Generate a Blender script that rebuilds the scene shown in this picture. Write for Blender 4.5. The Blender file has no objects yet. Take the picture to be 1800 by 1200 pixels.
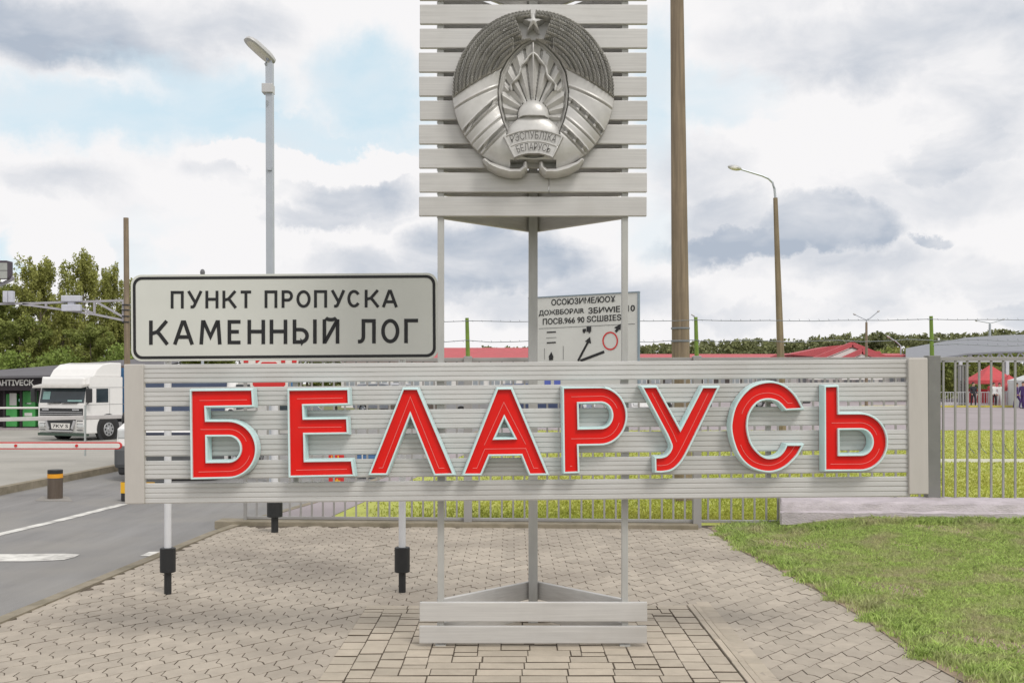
import bpy, bmesh, math, random
import numpy as np
from mathutils import Vector, Matrix, Euler
from mathutils.geometry import tessellate_polygon

random.seed(7); RNG = np.random.default_rng(7)
scene = bpy.context.scene
COL = scene.collection
PI = math.pi

# ------------------------------------------------------------------ camera
H, F, HZ, CX = 1.75, 1900.0, 672.0, 900.0      # eye height, focal length (px of 1800), horizon, centre
cam_d = bpy.data.cameras.new("camera")
cam_d.sensor_width = 36; cam_d.lens = F / 1800 * 36
cam_d.shift_y = (HZ - 600) / 1800
cam_d.clip_start = 0.1; cam_d.clip_end = 4000
cam = bpy.data.objects.new("camera", cam_d); COL.objects.link(cam)
cam.location = (0, 0, H); cam.rotation_euler = (PI / 2, 0, 0)
scene.camera = cam

# ------------------------------------------------------------------ world
SUN_EL, SUN_DX, SUN_DY = math.radians(48), 0.55, -0.83
world = bpy.data.worlds.new("World"); scene.world = world; world.use_nodes = True
wn, wl = world.node_tree.nodes, world.node_tree.links
wn.clear()
def WN(t, **k):
    n = wn.new(t)
    for a, b in k.items(): setattr(n, a, b)
    return n
def wmath(op, a, b=None, clamp=False):
    n = WN('ShaderNodeMath', operation=op, use_clamp=clamp)
    for i, v in enumerate((a, b)):
        if v is None: continue
        if isinstance(v, (int, float)): n.inputs[i].default_value = v
        else: wl.new(v, n.inputs[i])
    return n.outputs[0]
sky = WN('ShaderNodeTexSky', sky_type='NISHITA', sun_disc=False)
sky.sun_elevation = SUN_EL; sky.sun_rotation = math.atan2(SUN_DX, SUN_DY)
tc = WN('ShaderNodeTexCoord')
DIR = tc.outputs['Generated']
# warp the direction with noise so that cloud edges are ragged
wnz = WN('ShaderNodeTexNoise'); wnz.inputs['Scale'].default_value = 11; wnz.inputs['Detail'].default_value = 9; wnz.inputs['Roughness'].default_value = .62
wl.new(DIR, wnz.inputs['Vector'])
sub = WN('ShaderNodeVectorMath', operation='SUBTRACT'); wl.new(wnz.outputs['Color'], sub.inputs[0]); sub.inputs[1].default_value = (.5, .5, .5)
scl = WN('ShaderNodeVectorMath', operation='SCALE'); wl.new(sub.outputs[0], scl.inputs[0]); scl.inputs['Scale'].default_value = .10
add = WN('ShaderNodeVectorMath', operation='ADD'); wl.new(DIR, add.inputs[0]); wl.new(scl.outputs[0], add.inputs[1])
WD = add.outputs[0]
def blob(px, py, rx, ry, soft=1.0):
    c = Vector(((px - CX) / F, 1, (HZ - py) / F)); k = 1 / c.length; c = c * k
    s = WN('ShaderNodeVectorMath', operation='SUBTRACT'); wl.new(WD, s.inputs[0]); s.inputs[1].default_value = c
    m = WN('ShaderNodeVectorMath', operation='MULTIPLY'); wl.new(s.outputs[0], m.inputs[0])
    m.inputs[1].default_value = (F / rx / k, 1.5, F / ry / k)
    l = WN('ShaderNodeVectorMath', operation='LENGTH'); wl.new(m.outputs[0], l.inputs[0])
    r = WN('ShaderNodeMapRange', interpolation_type='SMOOTHSTEP'); wl.new(l.outputs['Value'], r.inputs['Value'])
    r.inputs['From Min'].default_value = max(0.05, 1 - soft); r.inputs['From Max'].default_value = 1 + soft * .6
    r.inputs['To Min'].default_value = 1; r.inputs['To Max'].default_value = 0
    return r.outputs[0]
def total(bl):
    acc = None
    for (px, py, rx, ry, s, w) in bl:
        b = wmath('MULTIPLY', blob(px, py, rx, ry, s), w)
        acc = b if acc is None else wmath('MAXIMUM', acc, b)
    return acc
DARK = [(1340, 432, 190, 38, .45, 1.0), (1450, 395, 130, 55, .4, .95), (1290, 375, 90, 60, .6, .6), (1510, 405, 70, 30, .4, .9), (640, 350, 110, 50, .5, .75), (600, 385, 150, 25, .5, .6), (870, 465, 190, 60, .5, .85), (760, 500, 160, 35, .5, .6), (1640, 418, 42, 17, .4, .75),
        (90, 60, 250, 75, .6, .8), (330, 30, 200, 50, .7, .45), (1740, 150, 170, 150, .6, .5), (1700, 260, 140, 40, .5, .55), (60, 310, 130, 40, .7, .35), (140, 130, 140, 25, .8, .35), (640, 470, 150, 40, .6, .5), (1790, 540, 60, 26, .5, .6), (1560, 70, 280, 80, .7, .55), (1500, 470, 200, 40, .8, .5), (1250, 300, 110, 70, .8, .4), (1650, 330, 200, 60, .8, .45), (1000, 520, 260, 45, .6, .45), (1380, 545, 220, 22, .6, .3), (1660, 500, 240, 40, .6, .4), (450, 330, 120, 30, .6, .3)]
BLUE = [(150, 205, 200, 60, .5, .9), (330, 165, 190, 70, .5, .9), (440, 225, 190, 45, .5, .95), (650, 170, 110, 90, .5, 1.0), (600, 245, 80, 25, .4, .9), (1150, 170, 60, 130, .6, .8), (1290, 180, 130, 50, .6, .75), (1410, 205, 70, 20, .5, .6), (25, 440, 60, 35, .5, .9), (250, 455, 70, 45, .6, .4), (1160, 400, 60, 60, .7, .35), (330, 400, 120, 30, .7, .3)]
WHITE = [(110, 435, 85, 38, .35, 1.0), (680, 280, 90, 30, .35, 1.0), (480, 290, 140, 28, .4, .9), (1500, 200, 240, 90, .9, .4), (420, 420, 120, 60, .9, .4), (200, 150, 90, 30, .9, .4)]
dark, blue, white = total(DARK), total(BLUE), total(WHITE)
n2 = WN('ShaderNodeTexNoise'); n2.inputs['Scale'].default_value = 9; n2.inputs['Detail'].default_value = 8; n2.inputs['Roughness'].default_value = .55; n2.inputs['Distortion'].default_value = .4
mp = WN('ShaderNodeMapping'); mp.inputs['Scale'].default_value = (1, 1, 2.2); wl.new(DIR, mp.inputs['Vector']); wl.new(mp.outputs[0], n2.inputs['Vector'])
n2r = WN('ShaderNodeMapRange'); wl.new(n2.outputs['Fac'], n2r.inputs['Value']); n2r.inputs['From Min'].default_value = .34; n2r.inputs['From Max'].default_value = .68
blue_f = wmath('MULTIPLY', blue, wmath('SUBTRACT', 1.0, wmath('MULTIPLY', n2r.outputs[0], .45)), True)
dark_f = wmath('ADD', wmath('MULTIPLY', dark, wmath('ADD', .65, wmath('MULTIPLY', n2r.outputs[0], .5))), wmath('MULTIPLY', wmath('SUBTRACT', n2r.outputs[0], .55), .35), True)
dark_f = wmath('SUBTRACT', dark_f, wmath('MULTIPLY', white, .5), True)
blue_f = wmath('SUBTRACT', blue_f, white, True)
def wmix(f, a, b):
    m = WN('ShaderNodeMix', data_type='RGBA'); wl.new(f, m.inputs[0])
    for i, v in ((6, a), (7, b)):
        if isinstance(v, tuple): m.inputs[i].default_value = (*v, 1)
        else: wl.new(v, m.inputs[i])
    return m.outputs[2]
CLW = (8.75, 8.65, 8.72); CLD = (4.2, 4.75, 5.6)
veil = WN('ShaderNodeMix', data_type='RGBA'); veil.inputs[0].default_value = .8; wl.new(sky.outputs[0], veil.inputs[6]); veil.inputs[7].default_value = (6.35, 8.15, 9.0, 1)
c1 = wmix(dark_f, CLW, CLD)
c2 = wmix(blue_f, c1, veil.outputs[2])
bg = WN('ShaderNodeBackground'); bg.inputs['Strength'].default_value = .1; wl.new(c2, bg.inputs['Color'])
wo = WN('ShaderNodeOutputWorld'); wl.new(bg.outputs[0], wo.inputs['Surface'])

# ------------------------------------------------------------------ sun, exposure
sd = bpy.data.lights.new("sun", 'SUN'); sd.energy = 1.5; sd.angle = math.radians(18); sd.color = (1, .96, .9)
sun = bpy.data.objects.new("sun", sd); COL.objects.link(sun); sun.location = (6, -10, 20)
sdir = Vector((SUN_DX * math.cos(SUN_EL), SUN_DY * math.cos(SUN_EL), math.sin(SUN_EL)))
sun.rotation_euler = sdir.to_track_quat('Z', 'Y').to_euler()
vs = scene.view_settings
vs.view_transform = 'Standard'; vs.look = 'None'; vs.exposure = 0.1; vs.gamma = 1; vs.use_curve_mapping = False

# ------------------------------------------------------------------ helpers
def P(px, py, d): return Vector(((px - CX) * d / F, d, H - (py - HZ) * d / F))
def S(n, d): return n * d / F
def lin(c): return tuple(((v / 255) / 12.92 if v / 255 <= .04045 else ((v / 255 + .055) / 1.055) ** 2.4) for v in c)

MATS = {}
def mat(name, color, rough=.6, metal=0.0, var=.12, nscale=6.0, stretch=(1, 1, 1), bump=0.0, bscale=60.0, island=0.0, spec=.5, dirt=None, dscale=1.5, damt=.5, coat=0.0, coords='Object', trans=0.0):
    if name in MATS: return MATS[name]
    m = bpy.data.materials.new(name); m.use_nodes = True
    N, L = m.node_tree.nodes, m.node_tree.links
    b = N['Principled BSDF']
    b.inputs['Roughness'].default_value = rough; b.inputs['Metallic'].default_value = metal
    b.inputs['Specular IOR Level'].default_value = spec; b.inputs['Coat Weight'].default_value = coat; b.inputs['Coat Roughness'].default_value = .05
    t = N.new('ShaderNodeTexCoord'); mp = N.new('ShaderNodeMapping'); mp.inputs['Scale'].default_value = stretch
    L.new(t.outputs[coords], mp.inputs['Vector'])
    nz = N.new('ShaderNodeTexNoise'); nz.inputs['Scale'].default_value = nscale; nz.inputs['Detail'].default_value = 7; nz.inputs['Roughness'].default_value = .62
    L.new(mp.outputs[0], nz.inputs['Vector'])
    mr = N.new('ShaderNodeMapRange'); L.new(nz.outputs['Fac'], mr.inputs['Value'])
    mr.inputs['From Min'].default_value = .25; mr.inputs['From Max'].default_value = .75
    mr.inputs['To Min'].default_value = 1 - var; mr.inputs['To Max'].default_value = 1 + var
    val = mr.outputs[0]
    if island:
        g = N.new('ShaderNodeNewGeometry'); r2 = N.new('ShaderNodeMapRange'); L.new(g.outputs['Random Per Island'], r2.inputs['Value'])
        r2.inputs['To Min'].default_value = 1 - island; r2.inputs['To Max'].default_value = 1 + island
        mm = N.new('ShaderNodeMath'); mm.operation = 'MULTIPLY'; L.new(val, mm.inputs[0]); L.new(r2.outputs[0], mm.inputs[1]); val = mm.outputs[0]
    vm = N.new('ShaderNodeVectorMath'); vm.operation = 'SCALE'; vm.inputs[0].default_value = color; L.new(val, vm.inputs['Scale'])
    out = vm.outputs[0]
    if dirt:
        dn = N.new('ShaderNodeTexNoise'); dn.inputs['Scale'].default_value = dscale; dn.inputs['Detail'].default_value = 8; L.new(t.outputs[coords], dn.inputs['Vector'])
        dr = N.new('ShaderNodeMapRange'); L.new(dn.outputs['Fac'], dr.inputs['Value']); dr.inputs['From Min'].default_value = .45; dr.inputs['From Max'].default_value = .7; dr.inputs['To Max'].default_value = damt
        mx = N.new('ShaderNodeMix'); mx.data_type = 'RGBA'; L.new(dr.outputs[0], mx.inputs[0]); L.new(out, mx.inputs[6]); mx.inputs[7].default_value = (*dirt, 1)
        out = mx.outputs[2]
    L.new(out, b.inputs['Base Color'])
    if bump:
        bn = N.new('ShaderNodeTexNoise'); bn.inputs['Scale'].default_value = bscale; bn.inputs['Detail'].default_value = 5; L.new(mp.outputs[0], bn.inputs['Vector'])
        bp = N.new('ShaderNodeBump'); bp.inputs['Strength'].default_value = bump; bp.inputs['Distance'].default_value = .02
        L.new(bn.outputs['Fac'], bp.inputs['Height']); L.new(bp.outputs[0], b.inputs['Normal'])
    if trans:
        tr = N.new('ShaderNodeBsdfTranslucent'); L.new(out, tr.inputs['Color'])
        ms = N.new('ShaderNodeMixShader'); ms.inputs[0].default_value = trans
        L.new(b.outputs[0], ms.inputs[1]); L.new(tr.outputs[0], ms.inputs[2]); L.new(ms.outputs[0], N['Material Output'].inputs['Surface'])
    MATS[name] = m
    return m

ALU = mat('brushed_aluminium_paint', (.56, .55, .53), .36, .2, .14, 3, (.6, 3, 26), .08, 30, island=.05, dirt=(.36, .34, .31), dscale=2.2, damt=.35)
ALU2 = mat('board_siding_paint', (.58, .575, .56), .40, .14, .13, 3, (.5, 3, 22), .07, 30, island=.04, dirt=(.35, .33, .30), dscale=1.3, damt=.35)
ENDP = mat('board_end_plate_paint', (.50, .475, .44), .5, .05, .05, 4, (4, 4, 1), .03, 40)
POSTM = mat('grey_post_paint', (.44, .44, .42), .45, .15, .10, 5, (4, 4, 1), .04, 40)
EMB = mat('emblem_cast_metal', (.56, .55, .53), .36, .2, .14, 9, (1, 1, 1), .05, 50)
EMBB = mat('emblem_grain_metal', (.58, .57, .545), .42, .12, .16, 12, (1, 1, 1), .05, 50)
LWALL = mat('letter_casing_paint', (.62, .80, .80), .35, 0, .05, 5, dirt=(.36, .42, .42), damt=.4)
LRED = mat('letter_red_acrylic', (.74, .010, .007), .34, 0, .10, 3, (2, 1, .6), spec=.28, dirt=(.60, .03, .025), dscale=2.5, damt=.5)
LREFL = mat('letter_rim_reflection', (.85, .22, .20), .3, 0, .05, 5)  # reflection of the lower rim in the glossy face, painted as a pale red
PLATE = mat('sign_reflective_sheet', (.62, .63, .58), .5, 0, .035, 2.2)
PLATEW = mat('info_board_white', (.62, .63, .60), .5, 0, .05, 2.5, dirt=(.5, .5, .48), damt=.3)
BLACK = mat('sign_black_film', (.008, .008, .009), .45, 0, .1)
RUBBER = mat('black_rubber', (.015, .016, .017), .5, 0, .2, 10, bump=.05)
WPOLE = mat('white_round_post', (.66, .67, .69), .4, 0, .06, 6)
PAVER = mat('concrete_paver', (.415, .365, .30), .85, 0, .12, 9, (1, 1, 1), .25, 90, island=.10, dirt=(.24, .205, .17), dscale=.8, damt=.55)
BRICKP = mat('plinth_paving_brick', (.46, .40, .32), .85, 0, .12, 9, (1, 1, 1), .3, 90, island=.10, dirt=(.30, .27, .21), dscale=1.5, damt=.35)
JOINT = mat('joint_sand', (.105, .082, .058), .95, 0, .25, 20, bump=.2)
KERB = mat('kerb_concrete', (.27, .235, .175), .9, 0, .2, 8, (1, 1, 1), .3, 60, dirt=(.13, .115, .07), dscale=3, damt=.6)
ASPH = mat('asphalt', (.235, .23, .225), .9, 0, .20, 1.6, (1.6, .22, 1), .4, 220, dirt=(.30, .285, .26), dscale=.6, damt=.75)
CONC = mat('pale_concrete', (.37, .355, .32), .9, 0, .12, .8, (1, 1, 1), .2, 50, dirt=(.26, .25, .22), dscale=.3, damt=.6)
YARDM = mat('pinkish_tarmac', (.33, .29, .30), .9, 0, .10, .5, (1, 1, 1), .2, 50, dirt=(.26, .23, .23), dscale=.2, damt=.6)
LINE = mat('road_paint', (.68, .67, .63), .8, 0, .16, 5, dirt=(.30, .29, .275), dscale=6, damt=.8)
SOIL = mat('dry_soil', (.34, .26, .19), .95, 0, .3, 10, (1, 1, 1), .5, 30, dirt=(.10, .10, .04), dscale=2, damt=.6)
TURF = mat('lawn_ground', (.185, .205, .045), .95, 0, .25, 4, (1, 1, 1), .6, 40, dirt=(.21, .17, .07), dscale=1.2, damt=.6)
FIELD = mat('field_ground', (.41, .44, .10), .95, 0, .2, 3, (1, 1, 1), .6, 30, dirt=(.44, .42, .10), dscale=.5, damt=.6)
GROUND = mat('open_ground', (.14, .15, .05), .95, 0, .2, .2, (1, 1, 1), .3, 3)
BLADE = mat('grass_blade', (.56, .70, .24), .6, 0, .15, 2, island=.4, trans=.45, dirt=(.72, .60, .47), dscale=2.2, damt=.65, spec=.2)
BLADE2 = mat('field_grass_blade', (.44, .48, .10), .6, 0, .2, .6, island=.25, trans=.3, dirt=(.52, .48, .11), dscale=.4, damt=.5, spec=.2)
FENCEM = mat('fence_grey_paint', (.33, .325, .315), .5, .1, .10, 6, dirt=(.25, .22, .24), damt=.3)
FPOSTM = mat('fence_post_paint', (.20, .20, .19), .5, .1, .12, 5, dirt=(.28, .27, .25), damt=.4)
GREENP = mat('green_post_paint', (.15, .24, .03), .5, 0, .3, 8)
WIRE = mat('wire_steel', (.22, .24, .26), .4, .6, .1)
GALV = mat('galvanised_pole', (.42, .45, .49), .4, .3, .06, 3)
WOODP = mat('weathered_concrete_pole', (.23, .18, .125), .9, 0, .42, 3, (7, 7, .30), .3, 14, dirt=(.15, .115, .085), dscale=2, damt=.5)
LAMPG = mat('lamp_glass', (.62, .60, .54), .25, 0, .05)
LAMPB = mat('lamp_housing', (.50, .50, .50), .4, .2, .05)
STEELB = mat('bollard_steel', (.15, .12, .095), .38, .5, .12, 5, (6, 6, 1))
ORANGE = mat('orange_band', (.78, .34, .015), .45, 0, .08)
YELLOW = mat('yellow_paint', (.75, .42, .02), .5, 0, .1)
REDP = mat('red_paint', (.60, .025, .025), .4, 0, .08)
WHITEP = mat('white_vehicle_paint', (.78, .77, .75), .3, 0, .03, coat=.4)
WHITEB = mat('white_barrier_paint', (.72, .70, .66), .5, 0, .06)
BLUEC = mat('blue_trailer_side', (.05, .16, .32), .5, 0, .1)
GLASS = mat('dark_window_glass', (.03, .045, .055), .08, 0, .2, 2)
DPLAST = mat('dark_plastic', (.022, .023, .025), .5, 0, .15)
CHROME = mat('bright_trim', (.6, .6, .62), .2, .8, .05)
TYRE = mat('tyre_rubber', (.018, .018, .018), .85, 0, .2)
RIM = mat('wheel_rim', (.42, .43, .44), .35, .5, .08)
ROOFD = mat('dark_roof_sheet', (.115, .11, .12), .7, 0, .15, 1, (1, 1, 1), .2, 20)
DARKF = mat('dark_fascia', (.02, .014, .018), .7, 0, .3)
GREENV = mat('green_machine_paint', (.07, .36, .09), .45, 0, .06)
REDROOF = mat('red_roof_tiles', (.46, .085, .095), .7, 0, .12, 2, (1, 1, 1), .3, 8, dirt=(.36, .09, .09), damt=.5)
WALLW = mat('white_render', (.70, .69, .66), .85, 0, .05, 1)
GREYROOF = mat('grey_canopy_sheet', (.22, .23, .255), .55, .1, .07, .4, (8, .3, 1))
TRUSS = mat('white_truss_steel', (.55, .56, .58), .5, .1, .06)
TENTR = mat('red_tent_fabric', (.62, .10, .11), .75, 0, .12, 2, trans=.25)
TENTW = mat('white_tent_fabric', (.70, .72, .72), .75, 0, .06, 2, trans=.2)
BARK = mat('tree_bark', (.17, .14, .105), .9, 0, .3, 4, (4, 4, .6), .4, 12)
LEAFA = mat('olive_leaves', (.33, .35, .10), .6, 0, .15, .25, island=.4, trans=.35, spec=.3, dirt=(.37, .36, .11), dscale=.35, damt=.6)
LEAFB = mat('mid_green_leaves', (.26, .30, .085), .6, 0, .15, .25, island=.4, trans=.35, spec=.3, dirt=(.33, .33, .09), dscale=.35, damt=.6)
LEAFC = mat('fresh_green_leaves', (.25, .33, .08), .6, 0, .15, .3, island=.4, trans=.35, spec=.3)
WOODF = mat('far_wood_leaves', (.22, .235, .11), .7, 0, .2, .03, island=.35, trans=.25, spec=.2)
SKIN = mat('skin', (.50, .30, .21), .6, 0, .05)
PURPLE = mat('purple_cloth', (.07, .035, .14), .8, 0, .15)
CLOTHW = mat('white_cloth', (.72, .72, .72), .8, 0, .06)
CLOTHD = mat('dark_cloth', (.025, .027, .035), .8, 0, .15)
HAIR = mat('dark_hair', (.02, .014, .01), .7, 0, .1)
SLABM = mat('weathered_slab_concrete', (.52, .47, .50), .9, 0, .2, 4, (1, 3, 3), .6, 30, dirt=(.24, .21, .19), dscale=1.8, damt=.6)

class MB:
    def __init__(s): s.v = []; s.f = []; s.m = []; s.mi = 0
    def add(s, vs, fs):
        o = len(s.v); s.v += [tuple(v) for v in vs]; s.f += [tuple(i + o for i in f) for f in fs]; s.m += [s.mi] * len(fs)
    def box(s, c, size, R=None, taper=None):
        x, y, z = (k / 2 for k in size)
        pts = [Vector((sx * x, sy * y, sz * z)) for sz in (-1, 1) for sy in (-1, 1) for sx in (-1, 1)]
        if taper:
            for i in range(4, 8): pts[i].x *= taper[0]; pts[i].y *= taper[1]
        if R is not None: pts = [R @ p for p in pts]
        c = Vector(c)
        s.add([p + c for p in pts], [(0, 2, 3, 1), (4, 5, 7, 6), (0, 1, 5, 4), (2, 6, 7, 3), (0, 4, 6, 2), (1, 3, 7, 5)])
    def bar(s, a, b, w, h, up=(0, 0, 1)):
        a, b = Vector(a), Vector(b); d = (b - a).normalized(); u = Vector(up)
        if abs(d.dot(u)) > .98: u = Vector((0, 1, 0))
        r = d.cross(u).normalized(); u = r.cross(d).normalized()
        pts = [p + r * (i * w / 2) + u * (j * h / 2) for p in (a, b) for i, j in ((-1, -1), (1, -1), (1, 1), (-1, 1))]
        s.add(pts, [(0, 3, 2, 1), (4, 5, 6, 7), (0, 1, 5, 4), (1, 2, 6, 5), (2, 3, 7, 6), (3, 0, 4, 7)])
    def tube(s, pts, radii, n=10, cap=True):
        pts = [Vector(p) for p in pts]
        if isinstance(radii, (int, float)): radii = [radii] * len(pts)
        o = []; ref = Vector((0, 0, 1))
        for i, p in enumerate(pts):
            d = (pts[min(i + 1, len(pts) - 1)] - pts[max(i - 1, 0)]).normalized()
            u = ref if abs(d.dot(ref)) < .95 else Vector((0, 1, 0))
            r = d.cross(u).normalized(); u = r.cross(d).normalized()
            o.append([p + (r * math.cos(2 * PI * k / n) + u * math.sin(2 * PI * k / n)) * radii[i] for k in range(n)])
        vs = [q for ring in o for q in ring]; fs = []
        for i in range(len(pts) - 1):
            for k in range(n):
                a, b = i * n + k, i * n + (k + 1) % n
                fs.append((a, b, b + n, a + n))
        if cap: fs += [tuple(range(n))[::-1], tuple(range((len(pts) - 1) * n, len(pts) * n))]
        s.add(vs, fs)
    def prism(s, poly, y0, y1, axis='y'):
        """polygon in (x,z) extruded in y (or (x,y) in z, (y,z) in x)"""
        def mk(a, b, t): return (a, t, b) if axis == 'y' else ((a, b, t) if axis == 'z' else (t, a, b))
        n = len(poly)
        vs = [mk(a, b, y0) for a, b in poly] + [mk(a, b, y1) for a, b in poly]
        fs = [(i, (i + 1) % n, (i + 1) % n + n, i + n) for i in range(n)]
        tri = tessellate_polygon([[Vector((a, b, 0)) for a, b in poly]])
        fs += [tuple(t) for t in tri] + [tuple(i + n for i in t[::-1]) for t in tri]
        s.add(vs, fs)
    def ball(s, c, r, n=12, m=8, R=None):
        r = (r, r, r) if isinstance(r, (int, float)) else r; c = Vector(c); vs = []; fs = []
        for i in range(m + 1):
            t = PI * i / m
            for k in range(n):
                a = 2 * PI * k / n; p = Vector((r[0] * math.sin(t) * math.cos(a), r[1] * math.sin(t) * math.sin(a), r[2] * math.cos(t)))
                vs.append(c + (R @ p if R is not None else p))
        for i in range(m):
            for k in range(n): fs.append((i * n + k, (i + 1) * n + k, (i + 1) * n + (k + 1) % n, i * n + (k + 1) % n))
        s.add(vs, fs)

ORI = {}
def objs(name, mb, m, parent=None, **k):
    """one object per connected piece of an MB"""
    par = list(range(len(mb.v)))
    def find(a):
        while par[a] != a: par[a] = par[par[a]]; a = par[a]
        return a
    for f in mb.f:
        for i in f[1:]: par[find(i)] = find(f[0])
    groups = {}
    for f in mb.f: groups.setdefault(find(f[0]), []).append(f)
    out = []
    for fs in groups.values():
        b = MB(); ids = sorted({i for f in fs for i in f}); mp = {i: q for q, i in enumerate(ids)}
        b.v = [mb.v[i] for i in ids]; b.f = [tuple(mp[i] for i in f) for f in fs]; b.m = [0] * len(fs)
        out.append(obj(name, b, m, parent, **k))
    return out
def link(o, parent=None):
    COL.objects.link(o)
    if parent is not None: o.parent = parent
    return o
def obj(name, mb, m, parent=None, smooth=False, bevel=0, world=True):
    """mesh object from an MB; its vertices are in world space unless world=False (then in the thing's own space)"""
    org = ORI.get(parent, Vector((0, 0, 0))) if parent is not None else Vector((0, 0, 0))
    me = bpy.data.meshes.new(name)
    v = mb.v if not world or parent is None else [tuple(Vector(p) - org) for p in mb.v]
    me.from_pydata(v, [], mb.f)
    for k in (m if isinstance(m, (list, tuple)) else [m]): me.materials.append(k)
    if any(mb.m): me.polygons.foreach_set('material_index', mb.m)
    bm = bmesh.new(); bm.from_mesh(me)
    bmesh.ops.remove_doubles(bm, verts=bm.verts, dist=1e-5)
    bmesh.ops.recalc_face_normals(bm, faces=bm.faces); bm.to_mesh(me); bm.free()
    if smooth:
        me.polygons.foreach_set('use_smooth', [True] * len(me.polygons))
        try: me.set_sharp_from_angle(angle=math.radians(40))
        except Exception: pass
    o = bpy.data.objects.new(name, me); link(o, parent)
    if bevel:
        b = o.modifiers.new('bevel', 'BEVEL'); b.width = bevel; b.segments = 2; b.limit_method = 'ANGLE'; b.angle_limit = math.radians(50)
    ORI[o] = org
    return o
def npobj(name, v, f, m, parent=None):
    """fast mesh from arrays of verts and equal-size faces"""
    me = bpy.data.meshes.new(name); v = np.asarray(v, np.float32); f = np.asarray(f, np.int32); k = f.shape[1]
    me.vertices.add(len(v)); me.vertices.foreach_set('co', v.ravel())
    me.loops.add(f.size); me.loops.foreach_set('vertex_index', f.ravel())
    me.polygons.add(len(f)); me.polygons.foreach_set('loop_start', np.arange(0, f.size, k, dtype=np.int32)); me.polygons.foreach_set('loop_total', np.full(len(f), k, np.int32))
    me.update(calc_edges=True)
    me.materials.append(m); o = bpy.data.objects.new(name, me); link(o, parent); return o
def tag(o, label, cat, group=None):
    o['label'] = label; o['category'] = cat
    if group: o['group'] = group
    return o
def thing(name, label, cat, loc=(0, 0, 0), rot=(0, 0, 0), group=None):
    o = bpy.data.objects.new(name, None); o.empty_display_size = .2; COL.objects.link(o)
    o.location = loc; o.rotation_euler = rot; ORI[o] = Vector(loc)
    return tag(o, label, cat, group)
def struct(o, kind='structure'):
    o['kind'] = kind; return o
def dup(root, loc, rot=None, label=None, scale=None):
    def cp(o, par):
        c = o.copy(); COL.objects.link(c)
        if par is not None: c.parent = par
        for ch in kids.get(o, []): cp(ch, c)
        return c
    kids = {}
    for o in list(COL.objects):
        if o.parent is not None: kids.setdefault(o.parent, []).append(o)
    c = cp(root, None); c.location = loc
    if rot is not None: c.rotation_euler = rot
    if scale is not None: c.scale = scale
    if label: c['label'] = label
    return c
def MW(root): return Matrix.Translation(root.location) @ root.rotation_euler.to_matrix().to_4x4()
def px_local(root, px, py, yl):
    """where the line of sight through a photo pixel meets the plane y = yl of a thing"""
    Mi = MW(root).inverted(); o = Mi @ Vector((0, 0, H)); q = Mi @ P(px, py, 10); d = q - o
    return o + d * ((yl - o.y) / d.y)
def text_mesh(s, offset=0.0):
    c = bpy.data.curves.new('lettering', 'FONT'); c.body = s; c.offset = offset; c.resolution_u = 4
    o = bpy.data.objects.new('lettering', c); COL.objects.link(o)
    dg = bpy.context.evaluated_depsgraph_get(); me = bpy.data.meshes.new_from_object(o.evaluated_get(dg))
    v = [Vector(x.co) for x in me.vertices]; f = [tuple(p.vertices) for p in me.polygons]
    bpy.data.objects.remove(o); bpy.data.curves.remove(c); bpy.data.meshes.remove(me)
    x0, x1 = min(p.x for p in v), max(p.x for p in v); y0, y1 = min(p.y for p in v), max(p.y for p in v)
    return [((p.x - x0) / (x1 - x0), (p.y - y0) / (y1 - y0)) for p in v], f
def text_quad(mb, s, bl, br, tl, tr, offset=0.0):
    v, f = text_mesh(s, offset)
    out = []
    for a, b in v: out.append((bl * (1 - a) + br * a) * (1 - b) + (tl * (1 - a) + tr * a) * b)
    mb.add(out, f)

def area(p): return sum(p[i - 1][0] * p[i][1] - p[i][0] * p[i - 1][1] for i in range(len(p))) / 2
def offset_poly(p, d):
    """move a closed counter-clockwise outline outward by d (mitred)"""
    n = len(p); out = []
    for i in range(n):
        a, b, c = Vector(p[i - 1]), Vector(p[i]), Vector(p[(i + 1) % n])
        e1 = (b - a).normalized(); e2 = (c - b).normalized()
        n1 = Vector((e1.y, -e1.x)); n2 = Vector((e2.y, -e2.x)); m = n1 + n2
        if m.length < 1e-6: m = n1
        m.normalize(); k = d / max(.35, m.dot(n1)); out.append(tuple(b + m * k))
    return out
# ------------------------------------------------------------------ ground and roads
def sm(a, b, x): t = min(1, max(0, (x - a) / (b - a))); return t * t * (3 - 2 * t)
def gz(x, y): return -.85 * sm(24, 48, y) * (1 - sm(-10, -6, x))
def sheet(name, xs_of_y, ys, m, dz, nx=12, z_of=gz, kind='structure'):
    mb = MB(); n = nx + 1; vs = []; fs = []
    for y in ys:
        x0, x1 = xs_of_y(y)
        for i in range(n):
            x = x0 + (x1 - x0) * i / nx; vs.append((x, y, z_of(x, y) + dz))
    for j in range(len(ys) - 1):
        for i in range(nx): a = j * n + i; fs.append((a, a + 1, a + 1 + n, a + n))
    mb.add(vs, fs); return struct(obj(name, mb, m, smooth=True), kind)
def interp(tab, y):
    if y <= tab[0][0]: return tab[0][1]
    for (a, b), (c, d) in zip(tab, tab[1:]):
        if y <= c: return b + (d - b) * (y - a) / (c - a)
    return tab[-1][1]
def GR(px, py): d = F * (H + .09) / (py - HZ); return Vector(((px - CX) * d / F, d, -.09))
def G(px, py): return P(px, py, F * H / (py - HZ))
KR = [(0, -4.3), (8.05, -3.81), (13.1, -3.5), (15.6, -2.96), (22, -2.2), (40, -1.2), (120, 3)]     # right kerb of the road
KL = [(0, -9.0), (17.5, -8.35), (22, -8.2), (120, -6)]                           # left kerb
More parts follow.
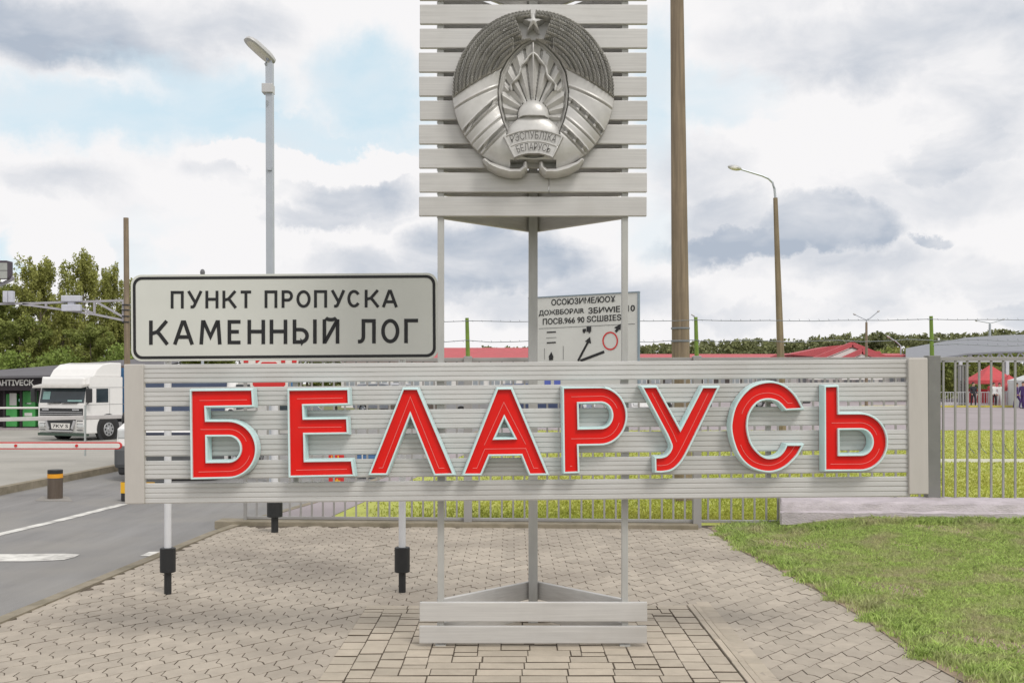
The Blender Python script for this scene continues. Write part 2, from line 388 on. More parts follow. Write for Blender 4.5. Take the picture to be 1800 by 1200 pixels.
GE = [(1236, 920), (1302, 967), (1372, 1002), (1438, 1037), (1489, 1068), (1547, 1103), (1606, 1150), (1684, 1189)]
GEDGE = sorted([(G(*p).y, G(*p).x) for p in GE]); GEDGE = [(4.0, GEDGE[0][1] + .05)] + GEDGE + [(14.5, 2.5)]
FY = 13.35                                                                        # fence line (depth at px 840)
ys_far = [-40, -10, 0, 6, 10, 14, 18, 22, 25, 28, 31, 34, 37, 40, 43, 46, 49, 55, 70, 100, 160, 260, 450, 900, 2000]
sheet('ground', lambda y: (-60 if y < 60 else -60 - (y - 60) * 1.2, 80 if y < 60 else 80 + (y - 60) * 1.2), ys_far, GROUND, -.16, 140)
sheet('road', lambda y: (interp(KL, y), interp(KR, y)), [-10, 0, 4, 8.05, 10, 13.1, 15.6, 18, 22, 25, 28, 31, 34, 37, 40, 43, 46, 50, 70, 120], ASPH, -.09, 24)
sheet('side_apron', lambda y: (-60, interp(KL, y) - .15), [-10, 4, 8, 12, 17.5, 22, 25, 28, 31, 34, 37, 40, 43, 46, 50, 60, 75], CONC, .02, 40)
sheet('yard', lambda y: (-1.2 if y < 60 else -4, 90), [39.5, 50, 60, 80, 120], YARDM, .004, 4, lambda x, y: 0)
sheet('field_lawn', lambda y: (interp([(13.3, -2.45), (16, -2.15), (40, 0.2)], y), 60), [13.25, 16, 20, 30, 39.5], FIELD, 0, 6, lambda x, y: 0)
sheet('footpath', lambda y: (interp(KR, y) + .1, interp([(13.3, -2.45), (16, -2.15), (40, 0.2)], y)), [13.3, 14.5, 16, 20, 26, 32, 39.5], YARDM, .004, 3, lambda x, y: 0)
def lawn_z(x, y): return .16 * sm(9.5, 12.6, y) * sm(2.6, 4.2, x) + .02 * sm(-.01, .25, x - interp(GEDGE, y)) + .004
sheet('lawn', lambda y: (interp(GEDGE, y) - .01, 12), [3.5, 5, 6, 7, 8, 9, 10, 10.6, 11.2, 11.8, 12.4, 13.1], SOIL, 0, 30, lawn_z)
sheet('paving_bed', lambda y: (interp(KR, y), interp(GEDGE, y) + .3), [2, 6, 8, 10, 12, 13.3], JOINT, -.0055, 6, lambda x, y: 0)

def kerb_line(name, tab, y0, y1, w, top, bot, m, side):
    mb = MB(); ys = np.linspace(y0, y1, 36); seg = []
    for y in ys:
        x = interp(tab, y); seg.append([(x, y, gz(x, y) + bot), (x, y, gz(x, y) + top), (x + w * side, y, gz(x, y) + top), (x + w * side, y, gz(x, y) + bot)])
    vs = [p for q in seg for p in q]; fs = []
    for i in range(len(seg) - 1):
        for k in range(3): a = i * 4 + k; fs.append((a, a + 1, a + 5, a + 4))
    mb.add(vs, fs); return struct(obj(name, mb, m))
kerb_line('kerb', KR, 2, 39, .11, .012, -.2, KERB, 1)
kerb_line('kerb', KL, 2, 60, .16, .035, -.2, KERB, -1)

# worn road markings
def flat(mb, pts, z): mb.add([(p[0], p[1], z) for p in pts], [tuple(range(len(pts)))])
mk = MB()
a, b, e = GR(-60, 953), GR(110, 913), GR(217, 886); w = .075
for p, q in ((a, b), (b, e)):
    flat(mk, [(p.x - w, p.y), (p.x + w, p.y), (q.x + w, q.y), (q.x - w, q.y)], -.085)
struct(obj('road_marking', mk, LINE))
mk = MB(); a = [(-120, 987), (60, 986.5), (112, 984), (132, 979), (140, 974.5), (112, 973), (-120, 975)]
flat(mk, [GR(*p) for p in a], -.085); struct(obj('road_marking', mk, LINE))
mk = MB(); flat(mk, [GR(*p) for p in [(246, 977), (284, 978), (300, 969), (262, 970)]], -.085); struct(obj('road_marking', mk, LINE))

# interlocking star-shaped pavers
def build_pavers():
    V1, V2 = Vector((.125, -.104)), Vector((0, -.25)); A = Vector((0, 0)); B = Vector((.004, -.105)); C_ = Vector((.042, -.130)); D_ = Vector((.066, -.185))
    sh = V1 - V2
    shape = [A, B, B.lerp(C_, .6) + Vector((.002, .002)), C_, D_, V1, D_ + sh, C_ + sh, B.lerp(C_, .6) + Vector((.002, .002)) + sh, B + sh, sh, D_ - V2]
    shape = [tuple(p) for p in shape]
    if area(shape) < 0: shape = shape[::-1]
    low = [Vector(p) for p in offset_poly(shape, -.0034)]; top = [Vector(p) for p in offset_poly(shape, -.0048)]; n = len(low)
    ctr = Vector((.095, -.02)); V = []; Fq = []; base = 0; O = Vector((.145, 7.2))
    for c in range(-46, 30):
        y0 = (O.y + c * V1.y) % .25
        for r in range(10, 56):
            o = Vector((O.x + c * V1.x, y0 + r * .25)); q = o + ctr
            if q.y > 13.12 or q.y < 3.6: continue
            if q.x < interp(KR, q.y) + .12 or q.x > interp(GEDGE, q.y) + .16: continue
            if -1.06 < q.x < 1.485 and 5.8 < q.y < 8.42: continue
            dz = RNG.normal(-.001, .0009); tx, ty = RNG.normal(0, .006, 2)
            V += [(o.x + p.x, o.y + p.y, dz + tx * (p.x - ctr.x) + ty * (p.y - ctr.y)) for p in top]
            V += [(o.x + p.x, o.y + p.y, -.0018 + dz) for p in low] + [(o.x + p.x, o.y + p.y, -.03) for p in low]
            Fq.append(tuple(range(base, base + n)))
            for i in range(n):
                k = (i + 1) % n
                Fq += [(base + i, base + n + i, base + n + k, base + k), (base + n + i, base + 2 * n + i, base + 2 * n + k, base + n + k)]
            base += 3 * n
    mb = MB(); mb.add(V, Fq); mb.m = [1 if len(f) == 4 and max(f) % (3 * n) >= 2 * n else 0 for f in Fq]; struct(obj('paving', mb, [PAVER, JOINT]))
build_pavers()

def build_plinth():
    mb = MB(); X0, X1, Y0, Y1 = -1.135, 1.36, 5.97, 8.46; w = .152; j = .007
    def brick(x0, x1, y0, y1):
        x0 += j / 2; x1 -= j / 2; y0 += .011; y1 -= .011; dz = RNG.normal(0, .0013); i = .0025
        tx, ty = RNG.normal(0, .006, 2); cx, cy = (x0 + x1) / 2, (y0 + y1) / 2; jx, jy = RNG.normal(0, .0015, 2)
        def zt(x, y): return .010 + dz + tx * (x - cx) + ty * (y - cy)
        q = [(x0 + jx, y0 + jy), (x1 + jx, y0 + jy), (x1 + jx, y1 + jy), (x0 + jx, y1 + jy)]
        t = [(x0 + i + jx, y0 + i + jy), (x1 - i + jx, y0 + i + jy), (x1 - i + jx, y1 - i + jy), (x0 + i + jx, y1 - i + jy)]
        vs = [(*p, zt(*p)) for p in t] + [(*p, zt(*p) - .002) for p in q] + [(*p, -.03) for p in q]
        fs = [(0, 1, 2, 3)] + [(a, a + 4, (a + 1) % 4 + 4, (a + 1) % 4) for a in range(4)] + [(a + 4, a + 8, (a + 1) % 4 + 8, (a + 1) % 4 + 4) for a in range(4)]
        mb.add(vs, fs); mb.m[-4:] = [1] * 4
    def run(a, b, size, off):
        e = [a]; x = a + off
        while x < b - .05:
            if x > a + .05: e.append(x)
            x += size
        return e + [b]
    for k in range(8):
        x0, x1, y0, y1 = X0 + k * w, X1 - k * w, Y0 + k * w, Y1 - k * w
        for yy in (y0, y1 - w):
            e = run(x0, x1, .276, .138 * (k % 2) + .05)
            h2 = w / 1
            for a, b in zip(e, e[1:]): brick(a, b, yy, yy + w)
        for xx in (x0, x1 - w):
            e = run(y0 + w, y1 - w, .19, .095 * (k % 2))
            for a, b in zip(e, e[1:]): brick(xx, xx + w, a, b)
    struct(obj('plinth_paving', mb, [BRICKP, JOINT]))
    bd = MB(); bd.add([(X0, Y0, .003), (X1, Y0, .003), (X1, Y1, .003), (X0, Y1, .003)], [(0, 1, 2, 3)]); struct(obj('plinth_bed', bd, JOINT))
    mb = MB()                       # thin edging kerbs along the right side
    for i, (xx, ww) in enumerate(((1.372, .042), (1.418, .04))):
        for k in range(5):
            ya = 5.6 + k * .58; mb.box((xx + ww / 2 + random.uniform(-.003, .003), ya + .287, -.01), (ww, .57, .045))
    for k in range(16): mb.box((1.462 + .055, 5.6 + k * .19 + .09, -.015), (.105, .185, .032))
    struct(obj('paving_edging', mb, BRICKP, bevel=.004))
build_plinth()

# ------------------------------------------------------------------ grass blades
def blades(name, pts, hmin, hmax, wid, m, lean=.6):
    n = len(pts); a = RNG.uniform(0, 2 * PI, n); h = RNG.uniform(hmin, hmax, n); ln = RNG.uniform(.1, lean, n) * h; la = a + RNG.uniform(-.6, .6, n) + PI / 2
    w = wid * RNG.uniform(.6, 1.3, n)
    ca, sa = np.cos(a) * w / 2, np.sin(a) * w / 2; lx, ly = np.cos(la) * ln, np.sin(la) * ln
    v = np.zeros((n, 5, 3)); v[:, 0] = pts; v[:, 1] = pts
    v[:, 0, 0] -= ca; v[:, 0, 1] -= sa; v[:, 1, 0] += ca; v[:, 1, 1] += sa; v[:, :2, 2] -= .01
    v[:, 2] = pts; v[:, 2, 0] += ca * .75 + lx * .35; v[:, 2, 1] += sa * .75 + ly * .35; v[:, 2, 2] += h * .6
    v[:, 3] = pts; v[:, 3, 0] += lx; v[:, 3, 1] += ly; v[:, 3, 2] += h * .95
    v[:, 4] = pts; v[:, 4, 0] += -ca * .75 + lx * .35; v[:, 4, 1] += -sa * .75 + ly * .35; v[:, 4, 2] += h * .6
    i = np.arange(n)[:, None] * 5
    o = npobj(name, v.reshape(-1, 3), np.array([[0, 1, 2, 3, 4]]) + i, m); return struct(o, 'stuff')
def scatter_lawn(n):
    y = RNG.uniform(4.6, 13.0, n * 2); x = RNG.uniform(2.2, 8.2, n * 2)
    e = np.interp(y, [p[0] for p in GEDGE], [p[1] for p in GEDGE])
    e += .06 * np.sin(y * 7) + .05 * np.sin(y * 17 + 1) + .03 * np.sin(y * 41)
    k = (x > e + RNG.exponential(.035, n * 2)) & (x < .62 * y + 1.2)
    pt = np.sin(x * 2.3 + np.sin(y * 1.7)) * np.sin(y * 2.9 + x) + .5 * np.sin(x * 6.1 + y * 3.3)   # thinner patches
    k &= ~((pt < -.75) & (RNG.random(n * 2) < .72))
    x, y = x[k], y[k]; z = np.array([lawn_z(a, b) for a, b in zip(x, y)])
    return np.stack([x, y, z], 1)
pts = scatter_lawn(210000); blades('lawn_grass', pts, .010, .036, .0068, BLADE, 1.6)
# tufts along the paving edge, at the slab's foot and along the fence
tp = []
for k in range(240):
    y = random.uniform(4.8, 13); x = interp(GEDGE, y) + random.uniform(.02, .22)
    for q in range(26): xx, yy = x + random.gauss(0, .035), y + random.gauss(0, .035); tp.append((xx, yy, lawn_z(xx, yy)))
for k in range(340):
    x = random.uniform(2.5, 7.2); y = random.uniform(12.05, 12.3) if x > 3.1 else random.uniform(12.3, 13.1)
    for q in range(26): xx, yy = x + random.gauss(0, .05), y + random.gauss(0, .04); tp.append((xx, yy, lawn_z(xx, yy)))
blades('edge_grass', np.array(tp), .025, .075, .008, BLADE, 1.2)
y = 13.5 + 26 * RNG.random(120000) ** 1.6; x = RNG.uniform(-2.2, 1, 120000) + RNG.random(120000) * (.62 * y + .5); k = x > np.interp(y, [13.3, 16, 40], [-2.4, -2.1, .25])
x, y = x[k], y[k]; blades('field_grass', np.stack([x, y, np.zeros(len(x))], 1), .015, .045, .02, BLADE2, 1.4)

# ------------------------------------------------------------------ slatted emblem tower
TD = 7.13
tower = thing('slatted_tower', 'tall grey three-sided tower of horizontal slats on slim posts, standing on the brick plinth', 'tower', (.145, TD, 0))
fl, fr = P(775, 672, TD + .045), P(1098, 672, TD + .045); bk = P(937, 672, 7.86)
ZT = 5.6
def slat_z(k): return (P(0, 380 - 42.2 * k, TD).z, P(0, 345.6 - 42.2 * k, TD).z)
levels = [slat_z(k) for k in range(0, 15)]
base_levels = [(P(0, 1130.5, TD).z, P(0, 1100, TD).z), (P(0, 1092, TD).z, P(0, 1058, TD).z)]
xl, xr = P(737, 0, TD).x, P(1137.5, 0, TD).x
def ribbed(mb, x0, x1, y0, z0, z1, th, n, dep):
    """a plank run along x whose front has n shallow ribs"""
    prof = [(y0 + th, z0), (y0, z0)]
    for i in range(n):
        a, b = z0 + (z1 - z0) * i / n, z0 + (z1 - z0) * (i + 1) / n; g = (b - a)
        prof += [(y0, a + g * .10), (y0 - dep, a + g * .22), (y0 - dep * .8, b - g * .12), (y0, b - g * .02)]
    prof += [(y0, z1), (y0 + th, z1)]
    mb.prism(prof, x0, x1, 'x')
for nm, lv in (('base_panel', base_levels), ('front_panel', levels)):
    mb = MB()
    for z0, z1 in lv:
        dx = random.uniform(-.004, .004)
        if nm == 'front_panel' and z0 == levels[1][0]:      # this board is jointed
            xm = P(965, 0, TD).x
            for a_, b_ in ((xl, xm - .0015), (xm + .0015, xr)): mb.box(((a_ + b_) / 2, TD + .016 + (.002 if a_ == xl else 0), (z0 + z1) / 2), (b_ - a_, .032, z1 - z0))
            continue
        mb.box(((xl + xr) / 2 + dx, TD + .016, (z0 + z1) / 2), (xr - xl, .032, z1 - z0))
    obj(nm, mb, ALU, tower, bevel=.005)
for nm, lv in (('side_base_panel', base_levels), ('side_panel', levels)):
    for A in (fl, fr):
        mb = MB(); sgn = -1 if A is fl else 1
        for z0, z1 in lv:
            a = Vector((A.x, A.y + .03, (z0 + z1) / 2)); b = Vector((bk.x + sgn * .03, bk.y - .02, (z0 + z1) / 2))
            dirv = (b - a).normalized(); b = b + dirv * .055; nrm = Vector((dirv.y, -dirv.x, 0)) * (-sgn) * -1
            off = nrm * .03
            mb.bar(a + off, b + off, .03, z1 - z0)
        obj(nm, mb, ALU, tower, bevel=.005)
for p, w in ((fl, .042), (fr, .042), (bk, .066)):
    mb = MB(); mb.box((p.x, p.y, ZT / 2), (w, w, ZT)); obj('post', mb, POSTM, tower, bevel=.004)
mb = MB()
for p in (fl, fr, bk): mb.box((p.x, p.y, .012), (.07, .07, .02))
objs('foot_plate', mb, POSTM, tower, bevel=.003)

# ------------------------------------------------------------------ name board with raised letters
bo = P(927, 757, 6.99)
board = thing('name_board', 'long low grey slatted board carrying big red letters across the picture', 'sign board', bo, (0, -.0072, .0205))
def bl_(px, py, yl=0.0): return px_local(board, px, py, yl)
gapsL = [(640.5, 673.5), (681, 714.5), (723, 757), (765.5, 802), (810, 842), (849.5, 885)]
x0, x1 = bl_(252, 760).x, bl_(1599, 750).x
for (a, b) in gapsL:
    mb = MB(); z1, z0 = bl_(252, a).z, bl_(252, b).z
    ribbed(mb, x0, x1, 0.0, z0, z1, .03, 4, .0048)
    obj('slat', mb, ALU2, board, world=False, bevel=.002)
for (pa, pb, ya, yb) in ((218, 254, 640, 885), (1596, 1632, 629, 868)):
    mb = MB(); A, B = bl_(pa, ya, -.02), bl_(pb, yb, -.02)
    mb.box(((A.x + B.x) / 2, .0, (A.z + B.z) / 2), (B.x - A.x, .055, A.z - B.z)); obj('end_plate', mb, ENDP, board, world=False, bevel=.006)
mb = MB()
for px in (252, 520, 775, 1098, 1350, 1590):
    if px in (252, 1590): continue
    q = bl_(px, 757, .05); mb.box((q.x, .05, (bl_(px, 645, .05).z + bl_(px, 870, .05).z) / 2), (.03 if px in (520, 1350) else .05, .036, .83))
objs('back_rail', mb, POSTM, board, world=False)

def arc(cx, cy, rx, ry, a0, a1, n):
    return [(cx + rx * math.cos(math.radians(a0 + (a1 - a0) * i / n)), cy + ry * math.sin(math.radians(a0 + (a1 - a0) * i / n))) for i in range(n + 1)]
def curve(pts, n=4):
    """smooth an open chain (Catmull-Rom)"""
    out = []
    for i in range(len(pts) - 1):
        p0, p1, p2, p3 = pts[max(i - 1, 0)], pts[i], pts[i + 1], pts[min(i + 2, len(pts) - 1)]
        for k in range(n):
            t = k / n
            out.append(tuple(.5 * ((2 * p1[c]) + (-p0[c] + p2[c]) * t + (2 * p0[c] - 5 * p1[c] + 4 * p2[c] - p3[c]) * t * t + (-p0[c] + 3 * p1[c] - 3 * p2[c] + p3[c]) * t ** 3) for c in (0, 1)))
    return out + [pts[-1]]
LET = {
 'letter_be': (320, 660, [[(97, 165), (728, 158), (738, 310), (232, 318), (240, 487)] + arc(480, 777, 289, 290, -90, 90, 22) + [(108, 1075)],
               [(242, 625)] + arc(490, 771, 138, 148, -90, 90, 16) + [(247, 922)]], 'red letter like a 6 with a flat top arm, first on the board'),
 'letter_ye': (490, 660, [[(108, 160), (722, 153), (728, 290), (243, 300), (250, 465), (710, 460), (716, 597), (255, 603), (262, 912), (760, 905), (780, 1042), (120, 1055)]], 'red capital letter E with three arms, second on the board'),
 'letter_el': (640, 660, [[(418, 150), (556, 150), (928, 1030), (750, 1035), (485, 375), (230, 1030), (70, 1030)]], 'red pointed letter without a crossbar, like an upside-down V'),
 'letter_a': (810, 660, [[(393, 148), (528, 146), (900, 1030), (733, 1033), (650, 825), (290, 830), (205, 1033), (42, 1033)], [(458, 408), (595, 672), (335, 677)]], 'red pointed letter A with a crossbar and triangular hole'),
 'letter_er': (970, 660, [[(128, 138), (520, 132)] + arc(510, 425, 270, 293, -88, 90, 22) + [(265, 722), (275, 1010), (140, 1015)], [(265, 278)] + arc(520, 418, 130, 147, -90, 90, 16) + [(272, 570)]], 'red capital letter P with one bowl at the top right'),
 'letter_u': (1110, 660, [[(130, 130), (262, 128), (518, 595), (758, 132), (905, 132)] + curve([(640, 672), (565, 820), (500, 920), (420, 985), (330, 1004), (265, 1004)]) + [(262, 875)] + curve([(320, 872), (375, 852), (420, 800), (437, 745), (420, 690), (390, 620)])], 'red letter like a Y with a tail hooking left at the bottom'),
 'letter_es': (1260, 650, [curve([(895, 400), (830, 285), (740, 195), (650, 150), (560, 137), (450, 155), (350, 205), (260, 300), (200, 410), (168, 550), (168, 650), (195, 770), (240, 880), (310, 970), (400, 1030), (520, 1062), (620, 1055), (720, 1010), (800, 940), (850, 880), (893, 800)], 3) +
               curve([(745, 800), (715, 860), (660, 915), (580, 940), (500, 930), (420, 870), (360, 790), (325, 690), (312, 590), (325, 480), (370, 390), (430, 330), (500, 302), (580, 300), (660, 330), (735, 408)], 3)], 'large round red letter C opening to the right'),
 'letter_soft_sign': (1420, 650, [[(192, 183), (312, 180), (318, 470)] + arc(560, 759, 273, 290, -88, 90, 22) + [(195, 1050)], [(318, 615)] + arc(563, 759, 135, 147, -88, 90, 16) + [(320, 908)]], 'red letter like a lower-case b, last on the board'),
}
def build_letter(name, ox, oy, rings, label):
    YF, YB = -.104, -.012
    loc = []
    for ri, r in enumerate(rings):
        q = [bl_(ox + x / 6, oy + y / 6, YF) for x, y in r]; q = [(p.x, p.z) for p in q]
        if (area(q) < 0) != (ri > 0): q = q[::-1]          # outer ring counter-clockwise, holes clockwise
        loc.append(q)
    cx = sum(p[0] for p in loc[0]) / len(loc[0]); cz = min(p[1] for p in loc[0])
    root = thing(name, label, 'letter', MW(board) @ Vector((cx, 0, cz)), board.rotation_euler, 'red letters on the name board')
    loc = [[(a - cx, b - cz) for a, b in q] for q in loc]
    c = MB(); f = MB()
    for q in loc:
        n = len(q); o1 = offset_poly(q, .0085); o2 = offset_poly(q, .012); bkq = offset_poly(q, .018)
        chain = [(q, YF + .024), (q, YF + .002), (offset_poly(q, .002), YF), (o1, YF), (o2, YF + .006), (bkq, YB)]
        for (u, yu), (v, yv) in zip(chain, chain[1:]):
            c.add([(a, yu, b) for a, b in u] + [(a, yv, b) for a, b in v], [(i, (i + 1) % n, (i + 1) % n + n, i + n) for i in range(n)])
    vs = [(a, YF + .023, b) for q in loc for a, b in q]
    tri = tessellate_polygon([[Vector((a, b, 0)) for a, b in q] for q in loc])
    f.add(vs, [tuple(t) for t in tri])
    for q in loc:                    # pale strip along lower stroke edges; its colour paints the rim's reflection
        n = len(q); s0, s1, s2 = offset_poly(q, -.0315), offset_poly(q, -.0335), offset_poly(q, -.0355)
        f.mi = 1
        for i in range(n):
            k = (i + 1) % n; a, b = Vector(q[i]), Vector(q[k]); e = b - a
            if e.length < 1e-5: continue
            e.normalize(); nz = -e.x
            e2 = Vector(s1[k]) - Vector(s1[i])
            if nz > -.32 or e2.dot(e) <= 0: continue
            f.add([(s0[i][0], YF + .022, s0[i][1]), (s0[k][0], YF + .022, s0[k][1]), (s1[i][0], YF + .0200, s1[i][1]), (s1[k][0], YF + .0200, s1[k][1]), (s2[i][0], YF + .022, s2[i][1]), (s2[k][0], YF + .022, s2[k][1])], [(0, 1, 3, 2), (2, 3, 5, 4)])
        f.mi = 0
    obj('casing', c, LWALL, root, world=False); obj('face', f, [LRED, LREFL], root, world=False)
for k, (ox, oy, rings, lab) in LET.items(): build_letter(k, ox, oy, rings, lab)

# ------------------------------------------------------------------ state emblem (cast relief)
def build_emblem():
    D = TD - .10; sc = D / F / 3.749
    c0 = P(720 + 815 / 3.749, 605 / 3.749, D); c0.y = TD - .02
    root = thing('state_emblem', 'round cast metal coat of arms with wheat wreath and star on the tower', 'emblem', (c0.x, c0.y, c0.z))
    st = 3.0; xs = np.arange(255, 1376, st); ys = np.arange(50, 1190, st); X, Y = np.meshgrid(xs, ys)
    mx = np.abs(X - 815); sx = np.sign(X - 815)
    r = np.hypot(X - 815, Y - 605); ang = np.degrees(np.arctan2(605 - Y, mx))      # 90 = up, 0 = side
    sstep = lambda a, b, v: np.clip((v - a) / (b - a), 0, 1) ** 2 * (3 - 2 * np.clip((v - a) / (b - a), 0, 1))
    hw = np.interp(Y, [255, 262, 300, 350, 400, 480, 600, 700, 800, 900, 960], [0, 12, 85, 135, 178, 218, 236, 230, 205, 165, 140])
    shield = (mx < hw) & (Y > 258) & (Y < 960)
    ed = hw - mx
    h = np.full(X.shape, np.nan); part = np.zeros(X.shape, int)
    ring = (r < 535) & ~((mx < 150) & (Y > 1060)) & (Y < 1110)
    tor = .035 + .095 * np.sqrt(np.clip(1 - ((r - 375) / 168) ** 2, 0, 1))
    h = np.where(ring, tor, h); part = np.where(ring, 2, part)
    # wheat above the slanted ribbon top
    line = 640 - (530 - mx) * (170 / 290)
    wheat = ring & (Y < line + 0) & ~shield
    t = r - 250; s = np.radians(ang) * 390
    fan = (t + (90 - ang) * .35) / 25.0
    row = np.abs(np.sin(np.pi * fan)); g = np.abs(np.sin(np.pi * (s + 9 * np.cos(np.pi * fan) * 1.5) / 17 + (np.floor(fan) % 2) * np.pi / 2))
    h = np.where(wheat, h - .012 + .027 * row ** .7 + .042 * (g - .5) * row ** .5, h); part = np.where(wheat, 1, part)
    # open recess behind the star
    rec = (mx < 118 - (Y - 130) * .35) & (Y > 125) & (Y < 262) & ~shield
    h = np.where(rec & ring, .02, h); part = np.where(rec & ring, 5, part)
    slot = (mx < 16) & (Y < 135); h = np.where(slot, .03, h)
    # stepped inner ends of the ears
    st1 = ring & (part == 1) & (mx < 130) & (Y > 262); h = np.where(st1, h - .03, h)
    # ribbon bands
    rib = ring & (part == 2)
    def dline(x1, y1, x2, y2):
        L_ = math.hypot(x2 - x1, y2 - y1); return ((mx - x1) * (y2 - y1) - (Y - y1) * (x2 - x1)) / L_
    lines = [(505, 700, 230, 565), (455, 850, 235, 645), (440, 880, 225, 672), (395, 930, 200, 760), (355, 985, 175, 815), (340, 1010, 165, 845)]
    for i, l in enumerate(lines):
        d_ = dline(*l); h = np.where(rib, h + (.010 if i in (1, 2, 4, 5) else .005) * np.exp(-(d_ / 6) ** 2) - .012 * np.exp(-((d_ - 10) / 5) ** 2), h)
    for a_, b_ in ((1, 2), (4, 5)):
        da, db = dline(*lines[a_]), dline(*lines[b_]); between = rib & (da * db < 0)
        tt = np.abs(np.sin((X + Y * .5) / 26.)) > .45
        h = np.where(between, h - np.where(tt, .022, .004), h)
    h = np.where(rib, h - .01 * np.exp(-((Y - line) / 8) ** 2), h)
    # shield
    h = np.where(shield, .048, h); part = np.where(shield, 3, part)
    h = np.where(shield, h + .035 * np.exp(-((ed - 12) / 9) ** 2) + .012 * np.exp(-((ed - 38) / 5) ** 2), h)
    # rays
    ra = np.degrees(np.arctan2(mx, 760 - Y)); rr = np.hypot(mx, 760 - Y)
    field = shield & (ed > 42) & (Y < 790)
    saw = np.abs(((ra / 15.0 + .5) % 1) - .5) * 2
    h = np.where(field, .050 + .028 * (1 - saw) ** 1.3 * sstep(100, 190, rr) * sstep(520, 440, rr), h)
    h = np.where(field & (np.abs(saw - .93) < .07), h - .02, h)
    rid = field & (mx < 6) & (Y < 640); h = np.where(rid, h + .02, h)
    # outline map lines
    poly = [(60, 735), (88, 690), (140, 628), (148, 560), (92, 495), (82, 445), (30, 375), (0, 350)]
    dm = np.full(X.shape, 1e9)
    for (a1, b1), (a2, b2) in zip(poly, poly[1:]):
        px_, py_ = a2 - a1, b2 - b1; tt = np.clip(((mx - a1) * px_ + (Y - b1) * py_) / (px_ ** 2 + py_ ** 2), 0, 1)
        dm = np.minimum(dm, np.hypot(mx - a1 - tt * px_, Y - b1 - tt * py_))
    wob = 9 + 2.5 * np.sin(X / 11.) + 2 * np.sin(Y / 9.)
    h = np.where(field & (dm < wob), np.maximum(h, .075 + .022 * np.sqrt(np.clip(1 - (dm / wob) ** 2, 0, 1))), h)
    # short side flames round the sun
    fl_ = shield & (ed > 30) & (Y > 600) & (Y < 790) & (rr > 105)
    fs_ = np.abs(((ra / 19.0) % 1) - .5) * 2; h = np.where(fl_ & (ra > 38), .055 + .03 * fs_, h)
    # sun and earth
    sunm = (np.hypot(mx, Y - 765) < 104) & (Y < 800); h = np.where(sunm, .075 + .055 * np.sqrt(np.clip(1 - (np.hypot(mx, Y - 765) / 104) ** 2, 0, 1)), h); part = np.where(sunm, 4, part)
    ea = ((mx / 178) ** 2 + ((Y - 905) / 145) ** 2 < 1) & (Y > 770); q = np.sqrt(np.clip(1 - (mx / 178) ** 2 - ((Y - 905) / 145) ** 2, 0, 1))
    h = np.where(ea, .075 + .05 * q, h); part = np.where(ea, 4, part)
    # banner plate
    br = np.hypot(mx, 1310 - Y); ba = np.degrees(np.arctan2(mx, 1310 - Y)); ban = (br > 282) & (br < 440) & (ba < 26.5)
    h = np.where(ban, .158, h); part = np.where(ban, 6, part)
    be = np.minimum(np.minimum(br - 282, 440 - br), (26.5 - ba) * 6); h = np.where(ban & (be < 10), .166, h); h = np.where(ban & (np.abs(br - 361) < 4), .164, h)
    # ribbon tails that curl up at the bottom
    tail = [(320, 1062, 16), (290, 1090, 22), (230, 1118, 28), (150, 1140, 26), (85, 1138, 24), (55, 1112, 20), (52, 1080, 14)]
    th = np.full(X.shape, -1.0)
    for (a1, b1, r1), (a2, b2, r2) in zip(tail, tail[1:]):
        px_, py_ = a2 - a1, b2 - b1; tt = np.clip(((mx - a1) * px_ + (Y - b1) * py_) / (px_ ** 2 + py_ ** 2), 0, 1)
        rd = r1 + (r2 - r1) * tt; dd = np.hypot(mx - a1 - tt * px_, Y - b1 - tt * py_); th = np.maximum(th, 1 - dd / rd)
    tl = (th > 0) & (part != 6); h = np.where(tl, .085 + .05 * np.sqrt(np.clip(th, 0, 1)), h); part = np.where(tl, 7, part)
    # star
    def star(R1, R2):
        p = [(815 + (R1 if k % 2 == 0 else R2) * math.sin(k * PI / 5), 158 - (R1 if k % 2 == 0 else R2) * math.cos(k * PI / 5)) for k in range(10)]
        ins = np.zeros(X.shape, bool)
        for i in range(10):
            (xa, ya), (xb, yb) = p[i], p[(i + 1) % 10]
            cnd = ((ya > Y) != (yb > Y)) & (X < (xb - xa) * (Y - ya) / (yb - ya + 1e-9) + xa); ins ^= cnd
        return ins
    s1 = star(74, 20); h = np.where(s1, .10 + .05 * np.clip(1 - np.hypot(X - 815, Y - 158) / 75, 0, 1), h); part = np.where(s1, 8, part)
    names = {1: ('wheat_wreath', EMBB), 2: ('ribbon', EMB), 3: ('shield_with_rays', EMB), 4: ('rising_sun', EMB), 5: ('backing', EMB), 6: ('inscription_plate', EMB), 7: ('ribbon_tail', EMB), 8: ('star', EMB)}
    ny, nx = X.shape; valid = ~np.isnan(h)
    cell = part[:-1, :-1] * (valid[:-1, :-1] & valid[1:, :-1] & valid[:-1, 1:] & valid[1:, 1:])
    lx = (X - 815) * sc; lz = -(Y - 605) * sc
    idx = np.arange(ny * nx).reshape(ny, nx)
    V = np.stack([lx.ravel(), -np.nan_to_num(h).ravel() * 1.0, lz.ravel()], 1)
